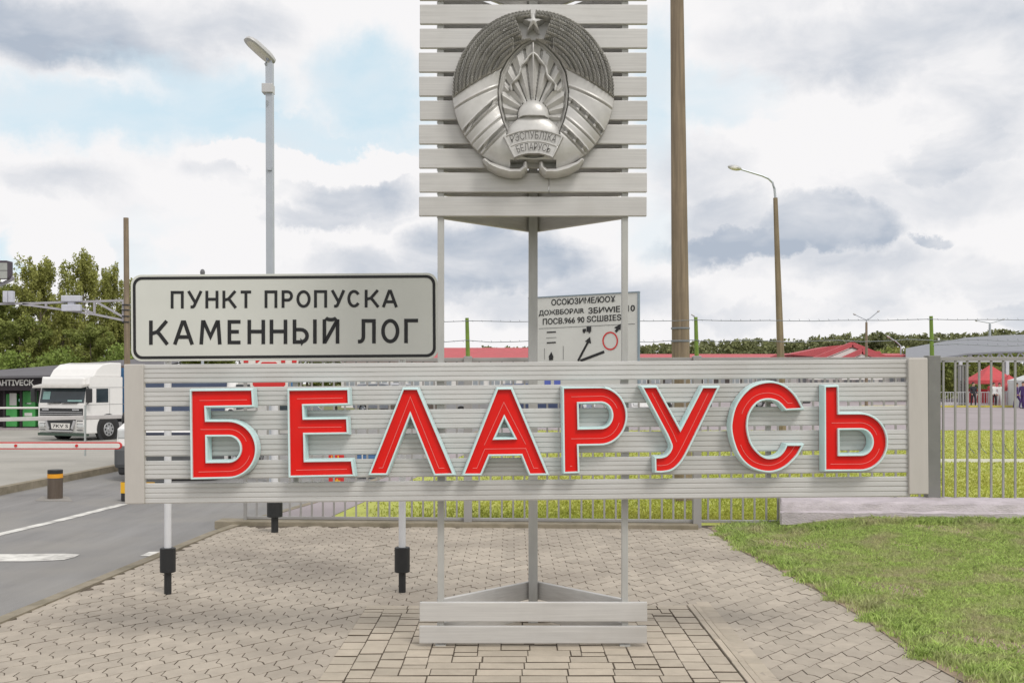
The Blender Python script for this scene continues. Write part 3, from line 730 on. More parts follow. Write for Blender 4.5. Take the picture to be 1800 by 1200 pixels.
    for k, (nm, m) in names.items():
        sel = cell == k
        if not sel.any(): continue
        jj, ii = np.nonzero(sel)
        q = np.stack([idx[jj, ii], idx[jj + 1, ii], idx[jj + 1, ii + 1], idx[jj, ii + 1]], 1)
        used = np.unique(q); mp_ = -np.ones(ny * nx, int); mp_[used] = np.arange(len(used)); q2 = mp_[q]; vv = V[used]
        e = np.concatenate([q2[:, [0, 1]], q2[:, [1, 2]], q2[:, [2, 3]], q2[:, [3, 0]]]); key = np.sort(e, 1); code = key[:, 0] * 10 ** 7 + key[:, 1]
        u, inv, cnt = np.unique(code, return_inverse=True, return_counts=True); be_ = e[cnt[inv] == 1]
        n0 = len(vv); low = vv.copy(); low[:, 1] = .0
        vv = np.concatenate([vv, low]); sk = np.stack([be_[:, 1], be_[:, 0], be_[:, 0] + n0, be_[:, 1] + n0], 1)
        o = npobj(nm, vv, np.concatenate([q2, sk]), m, root)
        o.data.polygons.foreach_set('use_smooth', [True] * len(o.data.polygons)); o.data.set_sharp_from_angle(angle=math.radians(50))
        if k == 6: plate = o
    mb = MB()
    for s_, r0, r1, amax in (('РЭСПУБЛІКА', 374, 424, 22), ('БЕЛАРУСЬ', 300, 348, 20)):
        v, f = text_mesh(s_, 0); o_ = []
        for a, b in v:
            an = math.radians((a - .5) * 2 * amax); rad = r0 + (r1 - r0) * b; o_.append((rad * math.sin(an) * sc, -.171, (605 - 1310 + rad * math.cos(an)) * sc))
        mb.add(o_, f)
        n = len(o_)
    o = obj('lettering', mb, mat('emblem_letter_recess', (.12, .115, .11), .5, .3), plate, world=False)
    mb = MB(); mb.box((0, .02, 0), (.18, .05, .9)); obj('mounting_bar', mb, POSTM, root, world=False)
build_emblem()

# ------------------------------------------------------------------ crossing-point road sign
so = P(499, 557, 8.90)
rsign = thing('road_sign', 'wide white road sign with black border and two lines of black lettering', 'road sign', so, (0, -.0075, .008))
def rounded(x0, z0, x1, z1, r, n=7):
    out = []
    for cx, cz, a0 in ((x1 - r, z1 - r, 0), (x0 + r, z1 - r, 90), (x0 + r, z0 + r, 180), (x1 - r, z0 + r, 270)):
        out += [(cx + r * math.cos(math.radians(a0 + 90 * i / n)), cz + r * math.sin(math.radians(a0 + 90 * i / n))) for i in range(n + 1)]
    return out
def rs(px, py, yl=0): return px_local(rsign, px, py, yl)
A, B = rs(229.5, 483), rs(770, 631)
mb = MB(); mb.prism(rounded(A.x, B.z, B.x, A.z, .085), 0, .022); obj('sign_plate', mb, PLATE, rsign, world=False, bevel=.004)
i0, i1 = .018, .041
o_ = rounded(A.x + i0, B.z + i0, B.x - i0, A.z - i0, .074); i_ = rounded(A.x + i1, B.z + i1, B.x - i1, A.z - i1, .056); n = len(o_)
mb = MB(); mb.add([(x, -.0025, z) for x, z in o_] + [(x, -.0025, z) for x, z in i_], [(i, (i + 1) % n, (i + 1) % n + n, i + n) for i in range(n)])
obj('sign_border', mb, BLACK, rsign, world=False)
def ell(cx, cy, rx, ry, a0, a1, n=18): return [(cx + rx * math.cos(math.radians(a0 + (a1 - a0) * i / n)), cy - ry * math.sin(math.radians(a0 + (a1 - a0) * i / n))) for i in range(n + 1)]
# strokes in a unit cell, x 0..1 left to right, y 0..1 top to bottom (stroke ends sit on the outline)
GL = {
 'П': [[(0, 1), (0, 0), (1, 0), (1, 1)]], 'Н': [[(0, 0), (0, 1)], [(1, 0), (1, 1)], [(0, .48), (1, .48)]],
 'У': [[(0, 0), (.55, .72)], [(1, 0), (.5, .82)] + ell(.28, .8, .2, .2, -20, -95, 5)[1:] + [(.12, 1)]],
 'К': [[(0, 0), (0, 1)], [(.95, 0), (.42, .46), (0, .56)], [(.40, .47), (.55, .56), (1, 1)]], 'Т': [[(0, 0), (1, 0)], [(.5, 0), (.5, 1)]],
 'Р': [[(0, 1), (0, 0), (.5, 0)] + ell(.55, .285, .45, .285, 90, -90, 10) + [(0, .57)]], 'О': [ell(.5, .5, .5, .5, 0, 360, 32)],
 'С': [ell(.5, .5, .5, .5, 35, 325, 26)], 'А': [[(0, 1), (.44, 0), (.56, 0), (1, 1)], [(.2, .72), (.8, .72)]],
 'М': [[(.02, 1), (.10, 0), (.16, 0), (.5, .70), (.84, 0), (.90, 0), (.98, 1)]], 'Е': [[(1, 0), (0, 0), (0, 1), (1, 1)], [(0, .48), (.85, .48)]],
 'Ь': [[(0, 0), (0, 1), (.5, 1)] + ell(.5, .70, .5, .30, -90, 90, 10) + [(0, .40)]], 'І': [[(.5, 0), (.5, 1)]],
 'Й': [[(0, 0), (0, 1), (.06, 1), (.94, 0), (1, 0), (1, 1)], ell(.5, -.20, .42, .13, 200, 340, 10)], 'Л': [[(0, 1)] + ell(.12, .75, .22, .25, -90, 0, 6) + [(.34, 0), (1, 0), (1, 1)]], 'Г': [[(0, 1), (0, 0), (1, 0)]],
}
def stroke(mb, pts, w, y, closed=False):
    n = len(pts); L_ = []; R_ = []
    P2 = [Vector(p) for p in pts]
    if (P2[0] - P2[-1]).length < 1e-6: closed = True; P2 = P2[:-1]; n -= 1
    for i in range(n):
        a = P2[i - 1] if (i > 0 or closed) else None; c = P2[(i + 1) % n] if (i < n - 1 or closed) else None; b = P2[i]
        e1 = (b - a).normalized() if a is not None else None; e2 = (c - b).normalized() if c is not None else None
        if e1 is None: m = Vector((-e2.y, e2.x)); k = w / 2
        elif e2 is None: m = Vector((-e1.y, e1.x)); k = w / 2
        else:
            n1 = Vector((-e1.y, e1.x)); n2 = Vector((-e2.y, e2.x)); m = (n1 + n2)
            if m.length < 1e-4: m = n1.copy()
            m.normalize(); k = w / 2 / max(.45, m.dot(n1))
        L_.append(b + m * k); R_.append(b - m * k)
    vs = [(p.x, y, p.y) for p in L_] + [(p.x, y, p.y) for p in R_]
    fs = [(i, (i + 1) % n, (i + 1) % n + n, i + n) for i in range(n if closed else n - 1)]
    mb.add(vs, fs)
row1 = [('П', 300, 323), ('У', 330, 355), ('Н', 361, 384), ('К', 391, 415.5), ('Т', 420.5, 444), ('П', 465, 487.5), ('Р', 495, 515), ('О', 521, 546), ('П', 552, 575), ('У', 582.5, 606), ('С', 610.5, 634), ('К', 641, 666), ('А', 672, 698.5)]
row2 = [('К', 262, 295.5), ('А', 305, 340), ('М', 350, 390), ('Е', 400, 426), ('Н', 435, 466), ('Н', 474, 505), ('Ь', 514.5, 543), ('І', 550, 557), ('Й', 567, 596.5), ('Л', 626, 660.5), ('О', 670, 702), ('Г', 710.5, 738)]
mb = MB(); ly = -.0025
for row, sw, (yl0, yl1), (yr0, yr1) in ((row1, 5.1, (511.6, 542.4), (508.8, 539.8)), (row2, 6.4, (563.3, 605.9), (560.0, 602.8))):
    for ch, a, b in row:
        t = ((a + b) / 2 - 262) / (738 - 262); t0, t1 = yl0 + (yr0 - yl0) * t, yl1 + (yr1 - yl1) * t; e = sw / 2
        for si, stp in enumerate(GL[ch]):
            pts = []
            for u, v in stp:
                x = a + e + u * (b - a - 2 * e) if ch != 'І' else (a + b) / 2
                vert_end = (v in (0, 1)) and ch not in 'ОСПЕГТЛ'
                yy = t0 + e + v * (t1 - t0 - 2 * e)
                q = rs(x, yy, ly); pts.append((q.x, q.z))
            # free ends reach the cap line / base line
            def push(i, jn):
                p, q = Vector(pts[i]), Vector(pts[jn]); v = stp[i][1]
                if v in (0, 1) and abs(stp[i][1] - stp[jn][1]) > .25: d_ = (p - q).normalized() * S(e, 8.9); pts[i] = tuple(p + d_)
            if len(pts) > 1 and Vector(pts[0]) != Vector(pts[-1]): push(0, 1); push(-1, -2)
            stroke(mb, pts, S(sw, 8.9), ly - .0004 * si)
obj('sign_lettering', mb, BLACK, rsign, world=False)
def sign_post(px, base_py, ztop, par, sx, sl):
    d = F * H / (base_py - HZ); b = P(px, base_py, d); zs0, zs1 = P(0, sl[1], d).z, P(0, sl[0], d).z
    R = S(6.2, d)
    m = MB(); m.tube([(b.x, b.y, zs1 - .01), (b.x, b.y, ztop)], R, 16); po = obj('post', m, WPOLE, par, smooth=True)
    m = MB(); m.tube([(b.x, b.y, -.02), (b.x, b.y, zs0)], R * 1.02, 16); obj('post_foot', m, RUBBER, par, smooth=True)
    m = MB(); m.tube([(b.x, b.y, zs0), (b.x, b.y, zs0 + .004), (b.x, b.y, zs1 - .004), (b.x, b.y, zs1)], [S(12, d), S(13.5, d), S(13.5, d), S(12, d)], 20); obj('post_sleeve', m, RUBBER, par, smooth=True)
# posts are built in world space: give the sign a straight helper frame of its own for them
def world_part(fn, root):
    before = set(COL.objects); fn()
    Mi = MW(root).inverted()
    for o in COL.objects:
        if o not in before and o.type == 'MESH':
            o.data.transform(Mi @ Matrix.Translation(ORI[root]))
world_part(lambda: [sign_post(295, 1043, P(0, 500, 8.96).z, rsign, 0, (962, 1005)), sign_post(707, 1040, P(0, 497, 8.99).z, rsign, 0, (961, 1005))], rsign)

# ------------------------------------------------------------------ fence with barbed wire
fa, fb = P(432, 672, 13.45), P(2062, 672, 12.72)
fdir = (fb - fa); flen = math.hypot(fdir.x, fdir.y)
def fpt(t, z): p = fa + fdir * t; return Vector((p.x, p.y, z))
fence = thing('metal_fence', 'long grey metal bar fence with barbed wire strands strung between green stakes', 'fence', (fa.x, fa.y, 0))
ZR, ZB = 2.03, .075
nP = 4
for k in range(nP):
    t0, t1 = k / nP, (k + 1) / nP; m = MB()
    nb = 19
    for i in range(1, nb + 1):
        t = t0 + (t1 - t0) * i / (nb + 1); p = fpt(t, 0); m.box((p.x, p.y, (ZR + ZB) / 2), (.022, .022, ZR - ZB))
    obj('fence_bars', m, FENCEM, fence)
    m = MB(); m.bar(fpt(t0, ZR), fpt(t1, ZR), .045, .045); obj('top_rail', m, FENCEM, fence, bevel=.004)
    m = MB(); m.bar(fpt(t0, ZB), fpt(t1, ZB), .035, .035); obj('bottom_rail', m, FENCEM, fence, bevel=.004)
for k in range(nP + 1):
    p = fpt(k / nP, 0); w = .04 if k == 0 else (.15 if k >= 3 else .10)
    m = MB(); m.box((p.x, p.y - .02, ZR / 2 + .02), (w, w, ZR + .04)); obj('fence_post', m, FPOSTM if k >= 3 else FENCEM, fence, bevel=.006)
    if k: m = MB(); m.tube([(p.x, p.y - .02, ZR + .03), (p.x - .012, p.y - .02, 2.54)], [.027, .022], 8); obj('green_stake', m, GREENP, fence)
for z, ph in ((2.50, 0), (2.255, 1.3), (2.20, 2.6)):
    m = MB()
    for k in range(nP):
        pts = [fpt((k + i / 10) / nP, z + (0.004 if z > 2.4 else .012) * math.sin(i * 1.9 + ph + k) - .012 * math.sin(PI * i / 10)) - Vector((.0, .045, 0)) for i in range(11)]
        if z < 2.22 and k < 3: continue
        m.tube(pts, .0042, 5, False)
        for i in range(24):
            t = (k + (i + .5) / 24) / nP; q = fpt(t, z) - Vector((0, .045, 0)); m.tube([q + Vector((-.007, 0, .010)), q + Vector((.007, 0, -.010))], .002, 4)
    obj('barbed_wire', m, WIRE, fence)
m = MB()
for i in range(3, 19):                                          # loose wire tails hanging on the bars of the right panel
    p = fpt((3 + i / 20) / nP, .98); m.tube([p + Vector((.0, -.03, .05)), p + Vector((.02, -.04, -.02)), p + Vector((.07, -.04, -.07))], .004, 5)
objs('wire_tail', m, WIRE, fence)
m = MB(); a, b = fpt(-.03, .0), fpt(.5, .0); m.bar(a + Vector((0, -.05, .0)), b + Vector((0, -.05, .0)), .30, .10)
tag(obj('fence_footing', m, KERB, bevel=.01), 'low mossy concrete strip under the metal fence at the end of the paving', 'footing')

# concrete slab lying in the grass
sl0 = P(1372, 672, 12.55); m = MB()
prof = [(0, 0), (0, .145), (.03, .165), (.045, .245), (.075, .272), (.30, .285), (.52, .28), (.56, .2), (.56, 0)]
def slab():
    xs = np.concatenate([[0, .015, .05], np.linspace(.12, 6.5, 60)]); n = len(prof); vs = []
    for i, x in enumerate(xs):
        k = .93 if i == 0 else 1
        for y, z in prof: vs.append((sl0.x + x + .12 * (y / .56) * (i < 4), sl0.y + .28 + (y - .28) * k - .45 * x / 6.5 + random.gauss(0, .004), .10 + z * k + random.gauss(0, .004)))
    fs = [(i * n + j, i * n + j + 1, (i + 1) * n + j + 1, (i + 1) * n + j) for i in range(len(xs) - 1) for j in range(n - 1)] + [tuple(range(n))]
    m.add(vs, fs)
slab(); tag(obj('concrete_slab', m, SLABM, smooth=True), 'long pale rounded concrete slab lying in the grass in front of the fence', 'slab')

# white strip of kerb in the field
m = MB(); q = G(1640, 812); m.box((q.x + 6, q.y, .03), (17, .12, .07)); tag(obj('edging_strip', m, WALLW), 'thin white edging strip crossing the yellow-green grass behind the bars', 'edging')

# ------------------------------------------------------------------ information board
ia, ib = P(930, 672, 12.75), P(1122, 672, 11.9); iv = (ib - ia); iw = math.hypot(iv.x, iv.y)
iboard = thing('information_board', 'white lane-information board with black text, truck picture, arrows and a red ring, behind the tower', 'information board', (ia.x, ia.y, 0), (0, 0, math.atan2(iv.y, iv.x)))
def ip(px, py, yl=0): return px_local(iboard, px, py, yl)
zt, zb = ip(1122, 513).z, ip(1122, 686).z
m = MB(); m.box((iw / 2, .012, (zt + zb) / 2), (iw, .022, zt - zb)); obj('board_panel', m, PLATEW, iboard, world=False)
m = MB()
for z in (zt, zb): m.box((iw / 2, .010, z), (iw + .02, .034, .014))
for x in (0, iw): m.box((x, .010, (zt + zb) / 2), (.014, .0335, zt - zb))
objs('board_frame', m, mat('board_frame_blue_grey', (.22, .28, .33), .5), iboard, world=False)
for px in (940, 1097):
    q = ip(px, 600, .06); m = MB(); m.tube([(q.x, .05, -.02), (q.x, .05, zt - .05)], .025, 10); obj('post', m, GALV, iboard, world=False)
txt = MB()
def itext(s, x0, y0, x1, y1, slope=-.058):
    h = y1 - y0; tl, tr = ip(x0, y0, -.003), ip(x1, y0 + slope * (x1 - x0), -.003); bl, br = ip(x0, y1, -.003), ip(x1, y1 + slope * (x1 - x0), -.003)
    text_quad(txt, s, bl, br, tl, tr, .02)
for ln in (('ОСОЮЗИМЕ/ЮОХ', 969, 526, 1082, 537), ('ДОЖВБОРАIR', 947, 545.5, 1027, 556.5), ('ЗБИWIЕ', 1034, 540.5, 1090, 551.5), ('10', 1103, 536.5, 1116, 547.5), ('ПОСВ.966 90 ЅСШВІЕЅ', 954, 560, 1092, 571)):
    txt = MB(); itext(*ln); obj('board_lettering', txt, BLACK, iboard, world=False)
m = MB()
def istroke(mb, pts, w, y=-.003): stroke(mb, [(ip(a, b, y).x, ip(a, b, y).z) for a, b in pts], S(w, 12.3), y)
istroke(m, [(947, 577.5), (1116, 569)], .7)
istroke(m, [(961, 584), (977, 583.3)], 2.4); istroke(m, [(960, 594), (978, 593)], .7); istroke(m, [(961, 602.5), (977, 601.6)], 2.4)
istroke(m, [(1016, 634), (1034, 600)], 4.2); istroke(m, [(1020, 634), (1062, 618)], 4.6); istroke(m, [(1082, 583), (1090, 573)], 5)
istroke(m, [(957, 612), (957, 632)], .6); istroke(m, [(990, 608), (990, 632)], .7)
for tri in ([(1028, 600), (1039, 604), (1037, 592)], [(1079, 576), (1091, 580), (1091, 569)], [(964, 628), (973, 628), (969, 618)]):
    q = [ip(a, b, -.0035) for a, b in tri]; m.add(q, [(0, 1, 2)])
for bx in ((1031, 574, 1039, 583), (1024, 578, 1030, 583), (965, 624, 972, 633)):
    q = [ip(bx[0], bx[1], -.0038), ip(bx[2], bx[1] - .4, -.0038), ip(bx[2], bx[3] - .4, -.0038), ip(bx[0], bx[3], -.0038)]; m.add(q, [(0, 1, 2, 3)])
for cx in (1026.5, 1036): istroke(m, ell(cx, 583.2, 1.2, 1.4, 0, 360, 10), 1.6, -.004)
obj('lane_diagram', m, BLACK, iboard, world=False)
m = MB(); istroke(m, ell(1072.5, 599, 12.6, 15, 0, 360, 28), 2.6, -.0042); obj('red_ring', m, REDP, iboard, world=False)
m = MB()
for a, b in ((957, 968), (974, 985)):
    q = [ip(a, 660, -.003), ip(b, 659.5, -.003), ip(b, 676, -.003), ip(a, 676.5, -.003)]; m.add(q, [(0, 1, 2, 3)])
objs('blue_symbol', m, mat('sign_blue', (.10, .14, .50), .5), iboard, world=False)

# stop sign post behind the letters
sp = P(483, 672, 12.64)
stop = thing('stop_sign', 'red eight-sided sign on a black-footed post, mostly hidden behind the name board', 'road sign', (sp.x, sp.y, 0))
sign_post(483, 935, P(0, 640, 12.6).z, stop, 0, (878, 908))
c = P(473, 660, 12.58); m = MB(); R8 = S(36, 12.58)
for rr, yy, mm in ((R8, 0, WHITEB), (R8 * .86, -.004, REDP)):
    m = MB(); m.prism([(c.x + rr * math.cos(PI / 8 + k * PI / 4) , c.z - .03 + rr * math.sin(PI / 8 + k * PI / 4)) for k in range(8)], c.y + yy, c.y + .012 if yy == 0 else c.y - .0005)
    if yy: red = obj('red_face', m, mm, pl8)
    else: pl8 = obj('sign_plate', m, mm, stop)
a, b = P(422, 632.0, 12.57), P(523, 639.5, 12.57)
m = MB(); m.box(((a.x + b.x) / 2, 12.62, (a.z + b.z) / 2), (b.x - a.x, .012, a.z - b.z)); strip = obj('lettered_strip', m, WHITEB, stop)
m = MB()
for x0_, x1_ in ((428, 436), (449, 462), (467, 474), (481, 489), (494, 501), (513, 521)): m.box((P((x0_ + x1_) / 2, 0, 12.6).x, 12.610, P(0, 635.3, 12.6).z), (S(x1_ - x0_, 12.6), .006, S(4.2, 12.6)))
objs('red_mark', m, REDP, strip)

# ------------------------------------------------------------------ poles and lamps
def lamp_silver():
    d = 20; t = P(474, 112, d); root = thing('street_lamp', 'silver square-section lamp post with flat white head, rising behind the road sign', 'street lamp', (P(476, 0, d).x, d, 0))
    m = MB(); m.bar((P(476.5, 0, d).x, d, -.1), (t.x, d, t.z), .135, .12); obj('pole', m, GALV, root, bevel=.01)
    ax = Vector((-.60, -.55, .50)).normalized(); R = ax.to_track_quat('X', 'Z').to_matrix()
    c = P(457, 89, d - .1); m = MB(); n = 20
    def out(k): return Vector((math.copysign(abs(math.cos(k)) ** .55, math.cos(k)), math.copysign(abs(math.sin(k)) ** .7, math.sin(k)), 0))
    ring = [out(2 * PI * i / n) for i in range(n)]; lv = [(-.03, .93), (-.02, 1), (.025, .98), (.06, .8), (.075, .45)]
    up = Vector((0, 0, 1)); vs = [c + R @ Vector((p.x * .34 * s_, p.y * .155 * s_, z)) for z, s_ in lv for p in ring]
    fs = [(j * n + i, j * n + (i + 1) % n, (j + 1) * n + (i + 1) % n, (j + 1) * n + i) for j in range(len(lv) - 1) for i in range(n)] + [tuple(range(n))[::-1], tuple(range((len(lv) - 1) * n, len(lv) * n))]
    m.add(vs, fs); hd = obj('lamp_head', m, LAMPB, root, smooth=True)
    m = MB(); m.add([c + R @ Vector((p.x * .29 - .02, p.y * .125, -.033)) for p in ring] + [c + R @ Vector((p.x * .24 - .02, p.y * .10, -.045)) for p in ring], [(i, (i + 1) % n, (i + 1) % n + n, i + n) for i in range(n)] + [tuple(range(n, 2 * n))]); obj('lamp_lens', m, LAMPG, hd, smooth=True)
    m = MB(); m.tube([P(472, 122, d), P(467, 112, d - .06), P(470, 104, d - .05), c + R @ Vector((-.22, 0, -.01))], [.03, .028, .028, .035], 10); m.bar(P(474, 118, d), P(478, 104, d), .05, .05); obj('bracket', m, GALV, root, smooth=True)
    m = MB(); q = P(471.5, 157, d); m.box((q.x, d, q.z), (.20, .22, .17)); obj('control_box', m, LAMPB, root, bevel=.012)
    m = MB(); q = P(475.5, 298, d); m.box((q.x, d - .07, q.z), (.08, .05, .06)); q = P(470, 182, d); m.tube([q + Vector((0, -.07, .04)), q + Vector((.02, -.11, .02)), q + Vector((.02, -.08, -.05))], .012, 6); objs('clip', m, GALV, root)
lamp_silver()
def curved_lamp():
    d = 30; root = thing('street_lamp', 'brown concrete lamp post with slim curved arm and small oval head', 'street lamp', (P(1375, 0, d).x, d, 0))
    m = MB(); m.tube([(P(1375, 0, d).x, d, -.05), (P(1372.5, 0, d).x, d, P(0, 632, d).z), (P(1363, 0, d).x, d, P(0, 348, d).z)], [.12, .105, .062], 12); obj('pole', m, WOODP, root, smooth=True)
    m = MB(); m.tube([P(1363, 350, d), P(1361.5, 332, d), P(1358, 321, d), P(1351, 314, d), P(1340, 309, d), P(1320, 303, d), P(1300, 297, d)], [.035, .035, .033, .032, .03, .028, .026], 8); arm = obj('arm', m, GALV, root, smooth=True)
    m = MB(); R = Euler((0, .18, 0)).to_matrix(); c = P(1291.5, 295, d); m.ball(c, (.20, .11, .075), 14, 8, R); hd = obj('lamp_head', m, LAMPB, arm, smooth=True)
    m = MB(); m.ball(c + Vector((-.03, -.045, -.02)), (.12, .07, .06), 12, 8, R); obj('lamp_lens', m, LAMPG, arm, smooth=True)
curved_lamp()
def tall_pole():
    d = 16; root = thing('utility_pole', 'thick brown weathered utility pole rising out of the picture right of the tower', 'pole', (P(1199, 0, d).x, d, 0))
    m = MB(); zs = np.linspace(-.1, 10.5, 22); pts = [(P(1199.5, 0, d).x + S(-9.5, d) * (z / 7.4), d, z) for z in zs]; rad = [S(17.5 - 5.8 * (z / 7.4), d) for z in zs]
    m.tube(pts, rad, 20); obj('pole', m, WOODP, root, smooth=True)
    m = MB()
    for z in (2.55, 2.36):
        p = pts[0]; m.tube([(P(1199, 0, d).x - S(3, d), d, z - .012), (P(1199, 0, d).x - S(3, d), d, z + .012)], S(16.6, d), 20)
    objs('strap', m, WIRE, root, smooth=True)
tall_pole()
def y_lamp(px, py_top, py_j, d, spread, label, rise=14, hd=3.0):
    root = thing('street_lamp', label, 'street lamp', (P(px, 0, d).x, d, 0), group=None)
    z1 = P(0, py_j, d).z; x = P(px, 0, d).x
    m = MB(); m.tube([(x, d, 0), (x, d, z1)], [S(3.2, d), S(2.0, d)], 10); obj('pole', m, WOODP if d < 90 else GALV, root, smooth=True)
    for s_ in (-1, 1):
        e = Vector((x + s_ * S(spread, d), d, z1 + S(rise * (.72 if s_ < 0 else 1), d)))
        m = MB(); m.tube([(x, d, z1 - .02), (x, d, z1 + .15), (x + s_ * S(spread * .3, d), d, z1 + S(rise * .35, d)), e], S(.9, d), 8); ar = obj('arm', m, GALV, root, smooth=True)
        m = MB(); m.ball(e, (S(hd, d), S(1.8, d), S(1.7, d)), 10, 6, Euler((0, -.5 * s_, 0)).to_matrix()); obj('lamp_head', m, LAMPB, ar, smooth=True)
y_lamp(1523, 545, 566, 70, 21, 'twin-armed lamp post in front of the red gabled roof', 19, 3)
y_lamp(1740, 560, 569, 190, 24, 'faint far twin-armed lamp seen above the grey canopy', 8, 2.5)
def hook_lamp(pts, d, label, rad=1.3):
    root = thing('street_lamp', label, 'street lamp', (P(pts[0][0], 0, d).x, d, 0))
    m = MB(); q = [P(a, b, d) for a, b in pts]; q[0].z = 0; m.tube(q[:2], [S(rad * 1.2, d), S(rad, d)], 8); obj('pole', m, GALV, root, smooth=True)
    m = MB(); m.tube(q[1:], S(rad * .8, d), 8); ar = obj('arm', m, GALV, root, smooth=True)
    m = MB(); m.ball(q[-1], (S(4, d), S(2, d), S(1.5, d)), 10, 6, Euler((0, .5, 0)).to_matrix()); obj('lamp_head', m, LAMPB, ar, smooth=True)
hook_lamp([(1223, 690), (1222, 565), (1221, 557), (1218, 554)], 105, 'thin pale lamp post just right of the brown utility pole')
hook_lamp([(1584, 690), (1583.5, 608), (1575, 600), (1562, 592)], 105, 'slim hook-armed lamp post between the gabled roof and grey canopy')

fp_ = thing('camera_post', 'little grey dome on a thin post peeping over the top of the road sign', 'camera post', (P(356, 0, 26).x, 26, -.09))
m = MB(); m.tube([P(356, 672 + 1900 * 1.84 / 26, 26), P(356, 482, 26)], .035, 8); obj('post', m, GALV, fp_)
m = MB(); m.ball(P(356, 479, 26), (.06, .06, .085), 12, 8); obj('dome', m, mat('dome_grey', (.12, .12, .13), .4), fp_, smooth=True)
# gantry at the left
def gantry():
    d = 28; root = thing('gantry', 'brown pole with a grey lattice arm carrying camera boxes over the road', 'gantry', (P(223, 0, d).x, d, 0))
    m = MB(); m.tube([(P(225, 0, d).x, d, -.1), (P(221.5, 0, d).x, d, P(0, 383, d).z)], [.085, .066], 12); obj('pole', m, WOODP, root, smooth=True)
    m = MB()
    for y in (536, 545, 556, 566): q = P(222, y, d); m.box((q.x, d, q.z), (.17, .17, .03))
    objs('clamp', m, DPLAST, root)
    m = MB(); w = .055
    TOP = [(218, 528), (165, 529.5), (110, 531), (60, 533), (0, 534), (-80, 535.5)]; BOT = [(218, 563), (167, 552.5), (110, 544), (80, 540), (40, 534.5)]
    for c_ in (TOP, BOT):
        for (a, b), (a2, b2) in zip(c_, c_[1:]): m.bar(P(a, b, d), P(a2, b2, d), w, w)
    for a, b, a2, b2 in ((216.5, 528, 216.5, 563), (166, 529.5, 166, 552.5), (81, 532, 81, 540), (170, 531, 215, 556), (120, 532, 165, 551)): m.bar(P(a, b, d), P(a2, b2, d), w * .9, w * .9)
    obj('lattice_arm', m, mat('lilac_grey_steel', (.36, .35, .38), .5, .1), root)
    m = MB(); q = P(126, 525, d - .12); m.box((q.x, q.y, q.z), (S(34, d), .16, S(11, d))); q = P(126, 541, d - .12); m.box((q.x, q.y, q.z), (S(33, d), .16, S(12, d))); q = P(126, 532.5, d - .1); m.box((q.x, q.y, q.z), (S(12, d), .12, S(6, d)))
    objs('camera_box', m, mat('pale_lilac_box', (.50, .51, .58), .5), root, bevel=.02)
    m = MB(); q = P(15.5, 521.5, d - .12)
    for dx in (-4.6, 4.6): m.box((q.x + S(dx, d), q.y, q.z), (S(8.4, d), .15, S(20, d)))
    objs('signal_box', m, MATS['pale_lilac_box'], root, bevel=.015)
    m = MB(); m.tube([P(-40, 500, d), P(5, 499, d), P(22, 490, d), P(24, 487, d)], .05, 8); m.tube([P(-40, 512, d), P(4, 500, d)], .035, 8); m.bar(P(-78, 440, d), P(-78, 536, d), .06, .06); m.bar(P(-78, 505, d), P(-40, 505, d), .05, .2); objs('tube_brace', m, MATS['lilac_grey_steel'], root, smooth=True)
    m = MB(); q = P(-30, 474.5, d - .08); m.box((q.x, q.y, q.z), (S(95, d), .35, S(31, d))); sb = obj('sign_box', m, mat('dark_plum_frame', (.05, .035, .05), .5), root, bevel=.02)
    m = MB(); q = P(-32, 475, d - .27)
    m.box((q.x, q.y, q.z + S(6.5, d)), (S(88, d), .02, S(13, d))); m.box((q.x, q.y, q.z - S(7.5, d)), (S(88, d), .02, S(13, d))); objs('sign_panel', m, mat('grey_sign_panel', (.34, .35, .33), .5), sb)
gantry()

